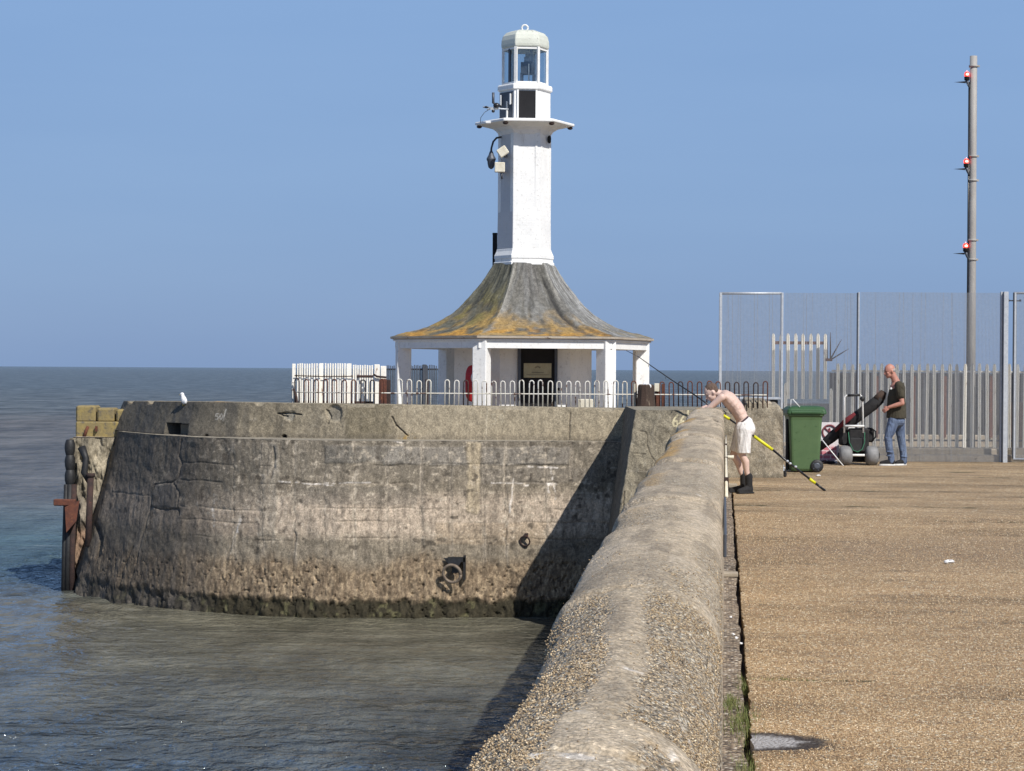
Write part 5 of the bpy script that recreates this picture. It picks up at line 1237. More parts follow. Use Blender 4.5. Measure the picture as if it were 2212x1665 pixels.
# ------------------------------------------------------------------ wheelie bin
DBn = 36.2
bn = thing('wheelie_bin', at(1732, 1020, DBn), 'green two wheeled rubbish bin standing beside the concrete slab', 'bin')
g0 = at(1734, 1020, DBn+.28); g0.z = 0
def rr(cx, w, d, z, r=.05, sh=0):
    pts = []
    for sx, sy, a0 in ((1, 1, 0), (-1, 1, 90), (-1, -1, 180), (1, -1, 270)):
        for k in range(4):
            a = R(a0+30*k); pts.append(g0+RGT*(cx+sx*(w/2-r)+r*math.cos(a))+FW2*(sy*(d/2-r)+sh+r*math.sin(a))+Vector((0,0,z)))
    return pts
m = MB(); m.loft([rr(.0, .44, .50, .02), rr(.0, .47, .54, .06), rr(0, .54, .62, .86), rr(0, .555, .64, .92), rr(0, .60, .68, .93, .04), rr(0, .60, .68, .965, .04)], True, True, False)
bd = m.build('body', M['green'], bn); bv = bd.modifiers.new('bevel', 'BEVEL'); bv.width = .008; bv.segments = 2; bv.limit_method = 'ANGLE'
m = MB(); m.loft([rr(.01, .64, .70, .955, .04), rr(.01, .65, .71, .97, .04), rr(.01, .64, .70, 1.03, .06), rr(.02, .57, .60, 1.075, .08), rr(.02, .42, .45, 1.09, .1)], True, True, False)
m.box(g0+RGT*.0-FW2*.345+Vector((0,0,.985)), (.5, .05, .05), (RGT, FW2, Vector((0,0,1))), .01)
ld = m.build('lid', M['greendark'], bn); bv = ld.modifiers.new('bevel', 'BEVEL'); bv.width = .012; bv.segments = 2; bv.limit_method = 'ANGLE'
m = MB(); m.tube([g0+RGT*.33+FW2*(-.25)+Vector((0,0,.98)), g0+RGT*.36+FW2*.0+Vector((0,0,.99)), g0+RGT*.33+FW2*.25+Vector((0,0,.98))], .02, 8); m.build('handle_bar', M['greendark'], bn)
for sy in (-1, 1):
    c = g0+RGT*.19+FW2*sy*.27+Vector((0,0,.105)); m = MB(); m.lathe(c, [(.06, -.03), (.10, -.028), (.107, -.015), (.107, .015), (.10, .028), (.06, .03)], 26, FW2); wh = m.build('wheel', M['black'], bn)
    m = MB(); m.lathe(c, [(.035, -.036), (.055, -.034), (.055, .034), (.035, .036)], 16, FW2); 
    for k in range(5): a = 2*math.pi*k/5; m.box(c+RGT*math.cos(a)*.055+Vector((0,0,math.sin(a)*.055))-FW2*.031, (.05, .006, .012), (RGT*math.cos(a)+Vector((0,0,math.sin(a))), FW2, -RGT*math.sin(a)+Vector((0,0,math.cos(a)))))
    m.build('hub', M['galvdark'], wh)
m = MB(); m.box(g0-RGT*.275-FW2*.1+Vector((0,0,.45)), (.05, .12, .85), (RGT, FW2, Vector((0,0,1))), .02); o = m.build('black_tarpaulin', M['blackcloth']); tag(o, 'narrow black cloth hanging between the bin and the concrete slab', 'cloth')
m = MB(); m.tube([at(1707, 881, 36.2), at(1708, 862, 36.2), at(1712, 862, 36.2), at(1727, 879, 36.15)], .008, 6); tag(m.build('white_strap', M['whitemetal']), 'thin white strap looped over the bin lid', 'strap')
# crushed foil and rags at the bin foot, bits of litter
def crumple(name, c, s, mat, lab, cat, seed):
    r_ = random.Random(seed); m = MB(); nu_, nv_ = 9, 6; vs = []
    for j in range(nv_):
        t = math.pi*(j+.5)/nv_
        for i in range(nu_):
            a = 2*math.pi*i/nu_; k = r_.uniform(.6, 1.15); vs.append(Vector(c)+Vector((s[0]*k*math.sin(t)*math.cos(a), s[1]*k*math.sin(t)*math.sin(a), s[2]*(1+k*math.cos(t)))))
    fs = [(j*nu_+i, j*nu_+(i+1) % nu_, (j+1)*nu_+(i+1) % nu_, (j+1)*nu_+i) for j in range(nv_-1) for i in range(nu_)]+[tuple(range(nu_)), tuple((nv_-1)*nu_+i for i in range(nu_))]
    m.add(vs, fs); o = m.build(name, mat); tag(o, lab, cat); return o
crumple('crushed_foil', atz(1689, 1021, .01), (.05, .05, .07), M['galv'], 'crushed silver foil at the corner of the concrete slab', 'litter', 1)
crumple('rag', atz(1694, 1030, .0), (.04, .05, .05), M['blackcloth'], 'small black rag on the ground left of the bin', 'litter', 2)
crumple('paper_scrap', atz(2050, 1216, .0), (.050, .035, .016), M['paper'], 'bright white paper scrap alone on the open deck', 'litter', 3)
crumple('paper_scrap', atz(2043, 1217, .0), (.020, .03, .010), M['paper'], 'small torn piece touching the left of the white paper scrap', 'litter', 13)
crumple('paper_scrap', atz(1767, 1029, .0), (.040, .04, .016), M['paper'], 'small white scrap on the deck in front of the bin', 'litter', 4)
crumple('paper_scrap', atz(1826, 1003, .0), (.03, .03, .025), M['paper'], 'white scrap under the fishing trolley', 'litter', 5)
for i, (x_, y_, s_) in enumerate(((1583, 1372, .012), (1590, 1380, .014), (1600, 1392, .012), (1578, 1335, .012))):
    crumple('shell_fragment', atz(x_, y_, -.01), (s_, s_*1.3, s_*.6), M['paper'], ['white shell fragment on the rubble strip nearest the parapet', 'white shell fragment in the middle of the rubble strip', 'white shell fragment at the lip of the drain slot', 'white shell fragment farthest along the rubble strip'][i], 'shell', 20+i)

# ------------------------------------------------------------------ warning board
DS = 40.0
sb = thing('warning_board', at(1785, 1000, DS), 'white board with a maroon prohibition circle over a pink brick pattern', 'sign')
m = MB(); qbox(m, 1752, 912, 1812, 988, DS, .02); m.build('board', M['board'], sb)
c = at(1791, 933, DS-.012); m = MB(); m.torus(c, .125, .016, FW2, 28, 6); a_ = R(40)
m.tube([c-RGT*.10+Vector((0,0,.09)), c+RGT*.10-Vector((0,0,.09))], .012, 6); m.build('prohibition_ring', M['maroon'], sb)
m = MB(); m.ellip(c+Vector((0,0,.055)), (.02, .006, .022), (RGT, FW2, Vector((0,0,1)))); m.tube([c+Vector((0,0,.04)), c+Vector((0,0,-.03))], .02, 6); m.tube([c+Vector((0,0,-.03)), c-RGT*.03+Vector((0,0,-.085))], .012, 6); m.tube([c+Vector((0,0,-.03)), c+RGT*.035+Vector((0,0,-.08))], .012, 6); m.tube([c+Vector((0,0,.03)), c+RGT*.055+Vector((0,0,.0))], .010, 6); m.build('walking_figure', M['maroon'], sb)
def brickmat():
    t = NT('pink_brick_pattern'); b = t.n('ShaderNodeTexBrick'); b.inputs['Scale'].default_value = 1.; b.inputs['Color1'].default_value = (.45, .08, .11, 1); b.inputs['Color2'].default_value = (.62, .22, .26, 1); b.inputs['Mortar'].default_value = (.72, .60, .60, 1)
    b.inputs['Mortar Size'].default_value = .008; b.inputs['Brick Width'].default_value = .14; b.inputs['Row Height'].default_value = .075
    mp = t.n('ShaderNodeMapping'); mp.inputs['Rotation'].default_value = (math.pi/2, 0, 0); t.l(t.co, mp.inputs[0]); t.l(mp.outputs[0], b.inputs['Vector']); return t.fin(b.outputs[0], .6)
m = MB(); qbox(m, 1755, 963, 1806, 1000, DS-.03, .02); m.build('brick_picture', brickmat(), sb)
m = MB(); qbox(m, 1755, 994, 1808, 1000, DS-.05, .015); m.build('board_foot', M['board'], sb)
crumple('brown_bag', at(1785, 1002, 39.6)*1.0, (.17, .10, .035), M['rustdark'], 'flat brown bag lying at the foot of the warning board', 'bag', 9)

# ------------------------------------------------------------------ fishing trolley
DT = 39.1
tr = thing('fishing_trolley', at(1852, 1003, DT), 'two wheeled beach trolley with grey balloon wheels and black bags', 'trolley')
for xq in (1825.5, 1882):
    c = at(xq, 984, DT); s_ = -1 if xq < 1850 else 1; m = MB(); m.lathe(c-RGT*.115, [(.06, 0), (.12, .005), (.165, .035), (.178, .08), (.180, .115), (.178, .15), (.165, .195), (.12, .225), (.06, .23)], 28, RGT)
    wh = m.build('balloon_wheel', M['greyrub'], tr); m = MB(); m.lathe(c-RGT*.14, [(.02, 0), (.055, .005), (.055, .275), (.02, .28)], 16, RGT); m.build('hub', M['black'], wh)
m = MB(); qbox(m, 1832, 925, 1877, 976, DT+.0, .35, .03); qbox(m, 1834, 974, 1874, 998, DT+.12, .2, .01); bx1 = m.build('seat_box', M['blackcloth'], tr)
m = MB(); qbox(m, 1835, 946, 1870, 975, DT-.04, .04, .01); m.build('front_pocket', M['black'], bx1)
m = MB(); qbox(m, 1873, 924, 1888, 955, DT+.05, .3, .03); m.tube([at(1882, 925, DT), at(1891, 932, DT), at(1891, 943, DT), at(1884, 951, DT)], .014, 6); m.build('side_bag', M['blackcloth'], tr)
m = MB(); qbox(m, 1815, 922, 1832, 962, DT+.05, .3, .03); m.build('side_bag', M['blackcloth'], tr)
m = MB(); m.tube([at(1823, 935, DT), at(1823, 858, DT), at(1828, 854, DT), at(1856, 852, DT), at(1862, 857, DT), at(1864, 935, DT)], .016, 8); m.build('handle_frame', M['whitemetal'], tr)
m = MB(); m.tube([at(1830, 854, DT-.01), at(1857, 853, DT-.01)], .022, 8); m.ellip(at(1862, 861, DT-.03), (.045, .04, .045)); m.build('handle_grip', M['black'], tr)
m = MB(); m.tube([at(1824, 920, DT-.03), at(1866, 920, DT-.03)], .020, 8); m.build('crossbar', M['whitemetal'], tr)
m = MB(); m.tube([at(1828, 983, DT-.08), at(1867, 983, DT-.08)], .022, 8); m.build('axle_guard', M['whitemetal'], tr)
m = MB(); m.tube([at(1832, 933, DT-.08), at(1834, 955, DT-.08), at(1842, 972, DT-.08), at(1852, 976, DT-.08), at(1862, 970, DT-.08), at(1867, 955, DT-.08), at(1867, 933, DT-.08)], .007, 6); m.build('green_rope', M['rope'], tr)
m = MB(); qbox(m, 1831, 921, 1846, 935, DT+.1, .05, .01); m.build('white_bag_top', M['whitemetal'], tr)
rb = thing('rod_bag', at(1820, 930, DT), 'long black and red fishing rod bag lying slanted across the trolley', 'bag')
m = MB(); m.tube([at(1768, 968, DT+.35), at(1795, 945, DT+.3), at(1830, 915, DT+.2), at(1860, 893, DT+.15), at(1885, 874, DT+.1), at(1901, 860, DT+.1)], [.06, .095, .10, .10, .105, .095], 12, flat=.6); m.build('sleeve', M['blackcloth'], rb)
m = MB(); m.tube([at(1803, 931, DT+.14), at(1826, 909, DT+.05), at(1846, 893, DT+.02)], [.025, .05, .03], 8, flat=.5); m.build('red_panel', M['redcloth'], rb)
m = MB(); m.tube([at(1895, 865, DT+.1), at(1903, 855, DT+.11), at(1908, 846, DT+.13)], [.10, .09, .06], 12, flat=.6); m.build('hood', M['dkbrown'], rb)
m = MB(); m.tube([at(1768, 941, DT-.1), at(1792, 971, DT-.3), at(1821, 1006, DT-.45)], .011, 6); tag(m.build('white_rod_rest', M['whitemetal']), 'thin white rod rest leaning in front of the trolley wheel', 'rod rest')

# ------------------------------------------------------------------ fishing rod
fr_ = thing('fishing_rod', at(1700, 1000, 30.6), 'long black and yellow beach fishing rod leaning over the parapet behind the man', 'fishing rod')
RD = [(1782, 1060, 30.62), (1760, 1043, 30.62), (1748, 1034, 30.6), (1700, 997, 30.6), (1668, 971, 30.58), (1628, 942, 30.56), (1575, 905, 30.5), (1562, 897, 30.5), (1545, 884.5, 30.45), (1500, 853, 30.4), (1448, 819, 30.35), (1406, 790, 30.3), (1378, 770, 30.28), (1352, 757, 30.25)]
def rodseg(i0, i1, r0, r1, mat, name, n=8):
    m = MB(); k = i1-i0; m.tube([at(*RD[i]) for i in range(i0, i1+1)], [r0+(r1-r0)*(j/k) for j in range(k+1)], n); return m.build(name, M[mat], fr_)
rodseg(0, 1, .017, .016, 'carbon', 'butt_cap'); rodseg(1, 2, .022, .022, 'yellow', 'yellow_grip'); rodseg(2, 4, .015, .015, 'carbon', 'blank'); rodseg(4, 5, .022, .022, 'yellow', 'yellow_grip'); rodseg(5, 6, .013, .013, 'carbon', 'blank'); rodseg(6, 7, .021, .019, 'yellow', 'yellow_grip'); rodseg(7, 9, .013, .010, 'carbon', 'blank'); rodseg(9, 13, .0095, .0035, 'carbon', 'tip_section')
m = MB(); 
for (x_, y_) in ((1700, 996), (1706, 1001), (1718, 1008)): m.ellip(at(x_, y_, 30.55), (.022, .02, .018))
m.build('reel_seat', M['galv'], fr_)
for (x_, y_, r_) in ((1516, 866, .02), (1480, 842, .016), (1437, 813, .012), (1400, 787, .01)): m = MB(); m.torus(at(x_, y_+3, 30.38), r_, .0035, RGT, 12, 5); m.build('line_guide', M['carbon'], fr_)

# ------------------------------------------------------------------ gull
gl = thing('seagull', at(394, 875, 35.3), 'white gull facing left on the pier parapet', 'gull')
gz = 1.12
m = MB(); 
m.tube([at(400, 872, 35.3), at(398, 866, 35.3), at(396, 860, 35.3), at(394.5, 855, 35.3), at(393.8, 852, 35.3)], [.035, .048, .045, .030, .028], 12); m.ellip(at(393.3, 851.3, 35.3), (.034, .027, .028)); o = m.build('body', M['gull'], gl)
m = MB(); m.tube([at(390, 852, 35.3), at(386.8, 853, 35.3)], [.009, .002], 6); m.build('beak', M['beak'], gl)
m = MB(); m.ellip(at(400, 866, 35.27), (.03, .03, .05)); m.tube([at(402, 868, 35.3), at(404, 876, 35.3)], [.022, .006], 8); m.build('folded_wing', M['gull'], gl)
m = MB(); m.ellip(at(391.8, 850.8, 35.27), (.004, .004, .004)); m.build('eye', M['black'], gl)
m = MB()
for dx in (-1.5, 1.5): m.tube([at(396+dx, 868, 35.3), at(396+dx, 877, 35.3)], .005, 5)
m.build('leg', M['beak'], gl)

# ------------------------------------------------------------------ grass tufts in the slot
def tuft(name, c, w, d, hh, n, lab, seed):
    r_ = random.Random(seed); m = MB()
    for i in range(n):
        p = Vector(c)+Vector((r_.gauss(0, w), r_.gauss(0, d), 0)); a = r_.uniform(0, 6.28); L = hh*r_.uniform(.4, 1.1); ln_ = r_.uniform(.1, .7)
        dr_ = Vector((math.cos(a), math.sin(a), 0)); sd_ = Vector((-dr_.y, dr_.x, 0))*.0016
        q1 = p+dr_*L*ln_*.4+Vector((0,0,L*.55)); q2 = p+dr_*L*ln_+Vector((0,0,L))
        m.add([p-sd_, p+sd_, q1+sd_*.8, q1-sd_*.8, q2], [(0,1,2,3), (3,2,4)])
    o = m.build(name, M['grass']); tag(o, lab, 'grass'); return o
tuft('grass_tuft', (.135, 11.9, -.05), .035, .14, .055, 280, 'green grass tuft at the deck joint, farthest of the three big tufts', 31)
tuft('grass_tuft', (.10, 10.55, -.05), .045, .26, .085, 520, 'largest dry green grass tuft in the drain slot', 32)
tuft('grass_tuft', (.12, 9.25, -.05), .03, .18, .07, 500, 'nearest green grass tuft at the bottom edge of the picture', 33)
tuft('grass_tuft', (.05, 11.1, -.01), .02, .12, .035, 260, 'low green weeds hard against the parapet foot', 34)
tuft('grass_tuft', (.33, 11.95, 0), .10, .035, .016, 110, 'thin line of weeds along the deck joint', 35)
# loose grit proud of the worn deck surface, uncountable
def grit(name, Pc, s, Cc, mat):
    n = len(Pc); base = np.array([(1,0,0),(0,1,0),(-1,0,0),(0,-1,0),(0,0,1),(0,0,-1)], float)
    F = np.array([(0,1,4),(1,2,4),(2,3,4),(3,0,4),(1,0,5),(2,1,5),(3,2,5),(0,3,5)])
    a = rng.uniform(0, 6.28, n); ca, sa = np.cos(a), np.sin(a); tl = rng.uniform(-.5, .5, n)
    B = base[None]*s[:, None, :]*rng.uniform(.7, 1.2, (n, 6, 1))
    z = B[..., 2]+B[..., 0]*tl[:, None]; x = B[..., 0]*ca[:, None]-B[..., 1]*sa[:, None]; y = B[..., 0]*sa[:, None]+B[..., 1]*ca[:, None]
    V = np.stack([x, y, z], -1)+Pc[:, None, :]; V = V.reshape(-1, 3).astype(np.float32)
    Fa = (F[None]+(np.arange(n)*6)[:, None, None]).reshape(-1, 3).astype(np.int32)
    me = bpy.data.meshes.new(name); me.vertices.add(len(V)); me.vertices.foreach_set('co', V.ravel())
    me.loops.add(Fa.size); me.loops.foreach_set('vertex_index', Fa.ravel()); me.polygons.add(len(Fa)); me.polygons.foreach_set('loop_start', np.arange(0, Fa.size, 3, dtype=np.int32)); me.polygons.foreach_set('loop_total', np.full(len(Fa), 3, dtype=np.int32)); me.update(calc_edges=True)
    ca_ = me.color_attributes.new('Col', 'FLOAT_COLOR', 'POINT'); A = np.ones((len(V), 4), np.float32); A[:, :3] = np.repeat(Cc, 6, 0); ca_.data.foreach_set('color', A.ravel())
    return link_mesh(name, me, mat)
def gm():
    t = NT('grit_stone'); ca = t.n('ShaderNodeVertexColor'); ca.layer_name = 'Col'; n_ = t.noise(300, 2); return t.fin(t.mix(1., ca.outputs[0], t.ramp(n_, [(.3, .8), (.7, 1.15)]), 'MULTIPLY'), .8)
M['grit'] = gm()
n = 70000; y_ = 8.8*(26/8.8)**rng.uniform(0, 1, n); x_ = XE+.02+rng.uniform(0, 1, n)*(.145*y_+.3); keep = ~((np.hypot((x_-.16)/.40, (y_-9.95)/.30) < .8)); x_, y_ = x_[keep], y_[keep]; n = len(x_)
sz = rng.uniform(.0025, .0062, n)*(1+.03*(y_-9)); pal = np.array([(.42,.29,.16), (.55,.40,.24), (.30,.19,.11), (.62,.50,.34), (.75,.64,.47), (.36,.24,.14)]); pi_ = rng.choice(6, n, p=[.28, .24, .18, .14, .06, .10])
g_ = grit('deck_grit', np.stack([x_, y_, np.full(n, .001)], -1), np.stack([sz, sz*.7, sz*.75], -1), pal[pi_]*rng.uniform(.8, 1.15, (n, 1)), M['grit']); tag(g_, 'loose tan grit scattered over the quay deck', 'grit', kind='stuff')

ok_ = (CRZ > .93)*(yv[:, None] > 3.0)*(yv[:, None] < 13)
wt = ok_*(.035+.965*ss(.45, .85, CRM))*ss(9, 5.5, yv[:, None])*(.25+1.1*ss(.40, .62, fbm(CRP[..., 1]*3, CRP[..., 0]*9, 701, 4)))
nxt = np.zeros_like(wt); nxt[:-1, :-1] = np.linalg.norm(np.cross(CRP[1:, :-1]-CRP[:-1, :-1], CRP[:-1, 1:]-CRP[:-1, :-1]), axis=-1)
wt = (wt*nxt/(yv[:, None]**1.6)).ravel(); wt /= wt.sum(); pk = rng.choice(len(wt), 17000, p=wt)
pp3 = CRP.reshape(-1, 3)[pk]+rng.normal(0, .004, (len(pk), 3))*np.array([1, 2, .0]); dd3 = pp3[:, 1]
sz = rng.uniform(.0014, .0036, len(pk))*(1+.05*(dd3-3)); pal = np.array([(.44,.36,.26), (.58,.50,.38), (.30,.25,.20), (.70,.62,.50), (.82,.77,.66), (.36,.27,.17), (.20,.17,.14)]); pi_ = rng.choice(7, len(pk), p=[.26, .22, .16, .12, .05, .11, .08])
g_ = grit('parapet_grit', pp3+np.array([0, 0, .0006]), np.stack([sz, sz*.75, sz*.6], -1), pal[pi_]*np.array([.98, .88, .72])*rng.uniform(.8, 1.1, (len(pk), 1)), M['grit']); tag(g_, 'exposed pebbles standing proud of the worn parapet crown', 'pebbles', kind='stuff')
# ------------------------------------------------------------------ people
def skinned(mb, name, mat, parent, vox=.0065, it=5):
    o = mb.build(name, mat, parent)
    r_ = o.modifiers.new('remesh', 'REMESH'); r_.mode = 'VOXEL'; r_.voxel_size = vox; r_.use_smooth_shade = True
    s_ = o.modifiers.new('smooth', 'SMOOTH'); s_.factor = .5; s_.iterations = it
    return o
def limb(m, pts, rad): m.tube(pts, rad, 14); [m.ellip(p, (r, r, r)) for p, r in zip(pts, rad)]
def hand(m, w, d, nrm, side, curl=.5, s=1.0):
    """w wrist, d direction, nrm back-of-hand normal, side = thumb side vector"""
    d = d.normalized(); nrm = (nrm-d*nrm.dot(d)).normalized(); sd_ = d.cross(nrm); sd_ = sd_ if sd_.dot(side) > 0 else -sd_
    pc = w+d*.045*s; m.ellip(pc, (.052*s, .040*s, .017*s), (d, sd_, nrm))
    for k, (o_, L) in enumerate(((.030, .068), (.010, .076), (-.010, .070), (-.029, .055))):
        b0 = w+d*.080*s+sd_*o_*s; a1 = curl*.5; p1 = b0+(d*math.cos(a1)-nrm*math.sin(a1))*L*.42*s
        a2 = curl*1.4; p2 = p1+(d*math.cos(a2)-nrm*math.sin(a2))*L*.33*s; a3 = curl*2.2; p3 = p2+(d*math.cos(a3)-nrm*math.sin(a3))*L*.25*s
        limb(m, [w+d*.05*s+sd_*o_*.8*s, b0, p1, p2, p3], [.010*s, .0098*s, .0090*s, .0085*s, .0072*s])
    t0_ = w+d*.025*s+sd_*.030*s; t1 = t0_+(d*.6+sd_*.7-nrm*.3).normalized()*.034*s; t2 = t1+(d*.85+sd_*.25-nrm*.45).normalized()*.030*s
    limb(m, [t0_, t1, t2], [.0125*s, .011*s, .0085*s])
def head(m, c, f, u, s=1.0):
    f = f.normalized(); u = (u-f*u.dot(f)).normalized(); r_ = f.cross(u)
    A = (f, r_, u)
    m.ellip(c+u*.025*s-f*.008*s, (.098*s, .076*s, .100*s), A); m.ellip(c-u*.045*s+f*.030*s, (.062*s, .056*s, .062*s), A); m.ellip(c-u*.085*s+f*.052*s, (.026*s, .030*s, .024*s), A)
    m.ellip(c+u*.028*s+f*.072*s, (.018*s, .050*s, .016*s), A)
    m.tube([c+u*.015*s+f*.085*s, c-u*.022*s+f*.112*s, c-u*.030*s+f*.090*s], [.009*s, .0145*s, .010*s], 8)
    m.ellip(c-u*.055*s+f*.088*s, (.012*s, .022*s, .007*s), A)
    for k in (-1, 1):
        m.ellip(c+r_*k*.078*s-u*.005*s-f*.010*s, (.018*s, .010*s, .032*s), A)
        m.ellip(c+r_*k*.040*s-u*.018*s+f*.062*s, (.022*s, .022*s, .018*s), A)
    return f, r_, u
def face_bits(c, f, r_, u, par, s=1.0):
    m = MB()
    for k in (-1, 1): m.ellip(c+r_*k*.031*s+u*.006*s+f*.083*s, (.006*s, .010*s, .006*s), (f, r_, u))
    m.build('eyes', M['carbon'], par)
    m = MB(); m.ellip(c-u*.054*s+f*.099*s, (.004*s, .021*s, .0035*s), (f, r_, u)); m.build('mouth', M['maroon'], par)
    m = MB()
    for k in (-1, 1): m.ellip(c+r_*k*.032*s+u*.029*s+f*.090*s, (.005*s, .018*s, .004*s), (f, r_, u))
    m.build('eyebrows', M['hairbrown'], par)
# --- leaning man
D1 = 29.95
def Q1(x, y, d=0.): return at(x, y, D1+d)
p1 = thing('person', Vector((at(1612, 1063, D1).x, at(1612, 1063, D1).y, 0)), 'shirtless man in white shorts and black boots leaning on the parapet', 'person')
m = MB()
# legs
hipN, hipF = Q1(1606, 925, -.09), Q1(1603, 927, .09)
kN, kF = Q1(1602, 982, -.10), Q1(1584, 984, .10); aN, aF = Q1(1617, 1034, -.09), Q1(1606, 1032, .11)
def leg(h, k, a):
    c1 = k+(a-k)*.30+RGT*.022; limb(m, [h, h*.5+k*.5, k, c1, k*.3+a*.7, a], [.088, .074, .053, .052, .037, .031])
leg(hipN, kN, aN); leg(hipF, kF, aF)
# trunk
pel = Q1(1606, 915); wst = Q1(1600, 900); rib = Q1(1588, 878); che = Q1(1575, 864); sh = Q1(1562, 853)
def slab(c, t_, rx, ry, rz): t_ = t_.normalized(); s_ = FW2; u_ = t_.cross(s_).normalized(); m.ellip(c, (rx, ry, rz), (t_, s_, u_))
tdir = (sh-wst)
slab(pel, tdir, .11, .165, .105); slab(wst, tdir, .13, .140, .088); slab(rib, tdir, .17, .150, .098); slab(rib*.5+wst*.5, tdir, .16, .145, .093); slab(che*.5+rib*.5, tdir, .15, .16, .103); slab(che, tdir, .14, .168, .105); slab(Q1(1567, 857), tdir, .10, .175, .09)
m.tube([pel, wst, rib, che], [.09, .085, .09, .09], 12)
for k in (-1, 1): slab(Q1(1577, 858, k*.085), tdir, .08, .06, .026)      # shoulder blades
for k in range(9): 
    t_ = k/8; c_ = Q1(1572+t_*38, 846.5+t_*48-6*math.sin(math.pi*t_)*1.6); m.ellip(c_, (.012, .012, .010))
neck0, hc = Q1(1557, 853), Q1(1536.5, 848)
m.tube([neck0, Q1(1548, 848), hc], [.062, .054, .055], 12)
hf = (-RGT*.80-Vector((0,0,1))*.62-FW2*.10); f_, r_, u_ = head(m, hc, hf, Vector((0,0,1))-RGT*.4, 1.0)
# arms folded on the wall crown
shN, shF = Q1(1558, 858, -.18), Q1(1556, 857, .18)
elN, elF = Q1(1528.5, 883.5, -.15), Q1(1533, 882, .24)
for a_, b_ in ((shN, elN), (shF, elF)): limb(m, [a_, a_*.55+b_*.45, b_], [.054, .045, .036])
wrN = Q1(1521, 884, .08); wrF = Q1(1524, 883, .02)
limb(m, [elN, elN*.55+wrN*.45, wrN], [.037, .036, .025]); limb(m, [elF, elF*.55+wrF*.45+Vector((0,0,.025)), wrF+Vector((0,0,.03))], [.037, .036, .025])
hand(m, wrN, (wrN-elN), Vector((0,0,1)), RGT, .55); hand(m, wrF+Vector((0,0,.03)), (wrF-elF), Vector((0,0,1)), RGT, .5)
skinned(m, 'body', M['skin'], p1, .0060, 9)
face_bits(hc, f_, r_, u_, p1)
m = MB(); m.ellip(hc+u_*.042-f_*.022, (.097, .078, .089), (f_, r_, u_)); m.ellip(hc-f_*.053+u_*.0, (.055, .070, .07), (f_, r_, u_)); skinned(m, 'hair', M['hairbrown'], p1, .007, 3)
m = MB(); cw = wrN*.85+elN*.15; m.tube([cw-(wrN-elN).normalized()*.014, cw+(wrN-elN).normalized()*.014], .031, 12); m.build('wristwatch', M['carbon'], p1)
# shorts
m = MB(); slab(Q1(1608, 916), tdir, .10, .180, .118); slab(Q1(1611, 924), Vector((0,0,1)), .13, .178, .118); m.ellip(Q1(1616, 926, -.07), (.095, .10, .11)); m.ellip(Q1(1616, 926, .07), (.095, .10, .11))
def cuff(h, k, e0, e1):
    m.tube([h, h*.5+k*.5, k*.92+h*.08], [.115, e0, e1], 18); m.ellip(h, (.115, .11, .12))
cuff(Q1(1606, 926, -.085), Q1(1605, 984, -.10), .100, .095); cuff(Q1(1603, 928, .085), Q1(1588, 980, .10), .098, .088)
so_ = skinned(m, 'shorts', M['shorts'], p1, .008, 3)
m = MB(); rings = []
for off_ in (-.014, .014):
    t_ = tdir.normalized(); u2 = t_.cross(FW2).normalized(); c_ = Q1(1603, 908.5)+t_*off_
    rings.append([c_+FW2*.152*math.cos(2*math.pi*k/24)+u2*.101*math.sin(2*math.pi*k/24) for k in range(24)])
m.loft(rings, True, True, True); skinned(m, 'waistband', M['belt'], p1, .006, 1)
for nm, a_, toe, w_ in (('boot', aN, Vector((-.62, -.55, 0)), .050), ('boot', aF, Vector((-.98, -.05, 0)), .046)):
    m = MB(); g = Vector((a_.x, a_.y, 0)); top = a_+Vector((0,0,.03)); sole = .004; t_ = toe.normalized()
    limb(m, [top, Vector((a_.x, a_.y, .12)), g+Vector((0,0,.055))-t_*.015], [.052, .050, .050]); limb(m, [g+t_*.02+Vector((0,0,.06)), g+t_*.10+Vector((0,0,.045)), g+t_*.175+Vector((0,0,.036))], [.052, .043, .034])
    m.box(g+t_*.065+Vector((0,0,.012)), (.27, .088, .024), (t_, Vector((-t_.y, t_.x, 0)), Vector((0,0,1))), .006); skinned(m, nm, M['blackcloth'], p1, .0065, 3)
m = MB(); limb(m, [aF+Vector((0,0,.075)), aF+Vector((0,0,.03))], [.040, .042]); skinned(m, 'sock', M['galvdark'], p1, .006, 2)

# --- standing man
D2 = 39.05
def Q2(x, y, d=0.): return at(x, y, D2+d)
g = at(1936, 1005, D2); p2 = thing('person', Vector((g.x, g.y, 0)), 'bald older man in olive t-shirt and jeans beside the fishing trolley', 'person')
m = MB()
hc = Q2(1921, 802); hf = -RGT*.93-FW2*.30-Vector((0,0,1))*.22
m.tube([Q2(1936, 828), Q2(1931, 817), hc+RGT*.02], [.075, .064, .062], 12)
f_, r_, u_ = head(m, hc, hf, Vector((0,0,1)), 1.05)
shN, shF = Q2(1941, 832, -.19), Q2(1934, 832, .19)
m.ellip(Q2(1937, 838), (.13, .19, .12)); m.tube([Q2(1937, 836), Q2(1936, 900)], [.11, .10], 12)
elN = Q2(1948, 871, -.24); wrN = Q2(1919, 879.5, -.20); elF = Q2(1930, 872, .24); wrF = Q2(1914, 882, .05)
limb(m, [shN, shN*.5+elN*.5, elN], [.058, .050, .042]); limb(m, [elN, elN*.55+wrN*.45, wrN], [.042, .041, .028])
limb(m, [shF, elF], [.055, .040]); limb(m, [elF, wrF], [.040, .028])
hand(m, wrN, (wrN-elN)-Vector((0,0,.10)), Vector((-.2, -1, .3)), Vector((0,0,1)), .8, 1.05); hand(m, wrF, (wrF-elF), Vector((-.2, .8, .5)), Vector((0,0,1)), .8, 1.05)
skinned(m, 'body', M['skinred'], p2, .0065, 5); face_bits(hc, f_, r_, u_, p2, 1.05)
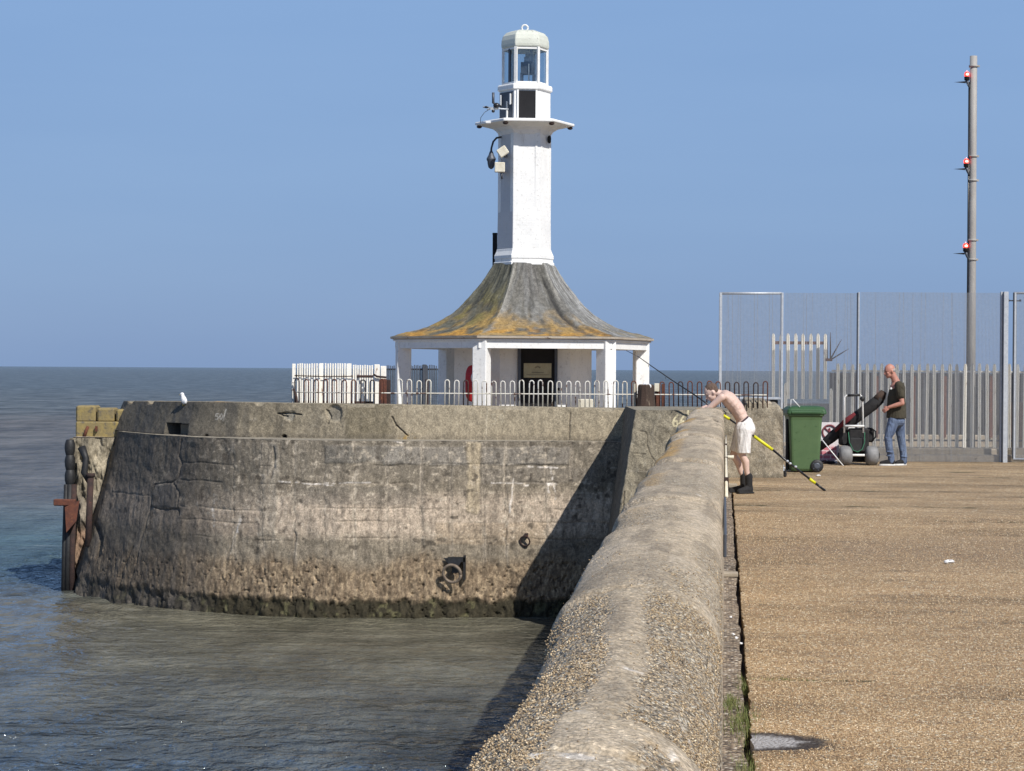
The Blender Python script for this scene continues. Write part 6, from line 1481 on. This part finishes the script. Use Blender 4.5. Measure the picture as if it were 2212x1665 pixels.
m = MB(); m.ellip(hc-f_*.045+u_*.012, (.068, .084, .055), (f_, r_, u_)); skinned(m, 'hair', M['hairgrey'], p2, .007, 2)
m = MB()
def sl2(x, y, rx, ry, rz): m.ellip(Q2(x, y), (rx, ry, rz), (RGT, FW2, Vector((0,0,1))))
sl2(1938, 836, .125, .205, .10); sl2(1936, 850, .150, .190, .14); sl2(1935.5, 868, .165, .175, .16); sl2(1936, 884, .170, .175, .14)
rings = []
for y_, xc, rx, ry in ((826, 1940, .09, .17), (836, 1938, .13, .20), (855, 1935.5, .155, .185), (878, 1935.5, .165, .18), (903, 1935.5, .175, .185)):
    c_ = Q2(xc, y_); rings.append([c_+RGT*rx*math.cos(2*math.pi*k/28)*(1+.025*math.sin(k*2.7+y_))+FW2*ry*math.sin(2*math.pi*k/28) for k in range(28)])
m.loft(rings, True, True, True)
for s_, e_ in ((shN, elN), (shF, elF)): limb(m, [s_, s_*.42+e_*.58], [.078, .074])
skinned(m, 'tshirt', M['olive'], p2, .008, 2)
m = MB(); m.ellip(Q2(1924, 839, -.17), (.02, .006, .02)); m.build('chest_emblem', M['whitemetal'], p2)
m = MB(); m.ellip(Q2(1935.5, 908), (.155, .165, .13))
fN, fF = Q2(1923, 997, -.06), Q2(1950, 998, .10)
limb(m, [Q2(1930, 908, -.07), Q2(1923, 930, -.09), Q2(1917.5, 945, -.09), Q2(1920, 968, -.08), Q2(1924, 985, -.06), Q2(1924, 996, -.06)], [.105, .088, .072, .066, .060, .060])
limb(m, [Q2(1941, 908, .07), Q2(1943.5, 930, .09), Q2(1945.5, 947, .10), Q2(1949, 968, .10), Q2(1951, 985, .10), Q2(1951, 997, .10)], [.105, .088, .072, .066, .060, .060])
for q in ((1922, 985, -.06), (1951, 986, .10), (1918, 950, -.09), (1921, 976, -.08)): m.torus(Q2(*q), .060, .012, Vector((.15, 0, 1)), 18, 6)
skinned(m, 'jeans', M['jeans'], p2, .0075, 2)
for a_, toe in ((fN, Vector((-.99, -.14, 0))), (fF, Vector((-.75, -.66, 0)))):
    t_ = toe.normalized(); g_ = Vector((a_.x, a_.y, 0)); m = MB()
    limb(m, [g_+Vector((0,0,.065))-t_*.03, g_+t_*.07+Vector((0,0,.058)), g_+t_*.165+Vector((0,0,.045))], [.052, .048, .036]); sh_ = skinned(m, 'shoe', M['blackcloth'], p2, .007, 2)
    m = MB(); pts = []
    for k in range(20):
        a = 2*math.pi*k/20; pts.append((math.cos(a)*.145+.06, math.sin(a)*(.048 if math.cos(a) > -.3 else .040)))
    s2_ = Vector((-t_.y, t_.x, 0)); m.loft([[g_+t_*x+s2_*y+Vector((0,0,z)) for x, y in pts] for z in (.002, .030)], True, True, False); m.build('sole', M['whitemetal'], sh_)
scene.render.engine = 'CYCLES'
for o in list(bpy.data.objects):
    if '_wl' in o.keys(): del o['_wl']

groups = {'post': 'posts standing along the hooped railing', 'floodlight': 'floodlights on the lighthouse tower', 'fitting': 'fittings on the gallery', 'timber': 'timbers over the drain slot', 'shell': 'shell fragments on the rubble strip', 'grass': 'grass growing in the drain slot', 'mooring ring': 'mooring rings on the pier wall', 'person': 'people fishing on the quay'}
for o in scene.objects:
    if o.parent is None and o.get('category') in groups: o['group'] = groups[o['category']]
    if o.parent is None and o.name.startswith('paper_scrap'): o['group'] = 'white scraps lying on the deck'
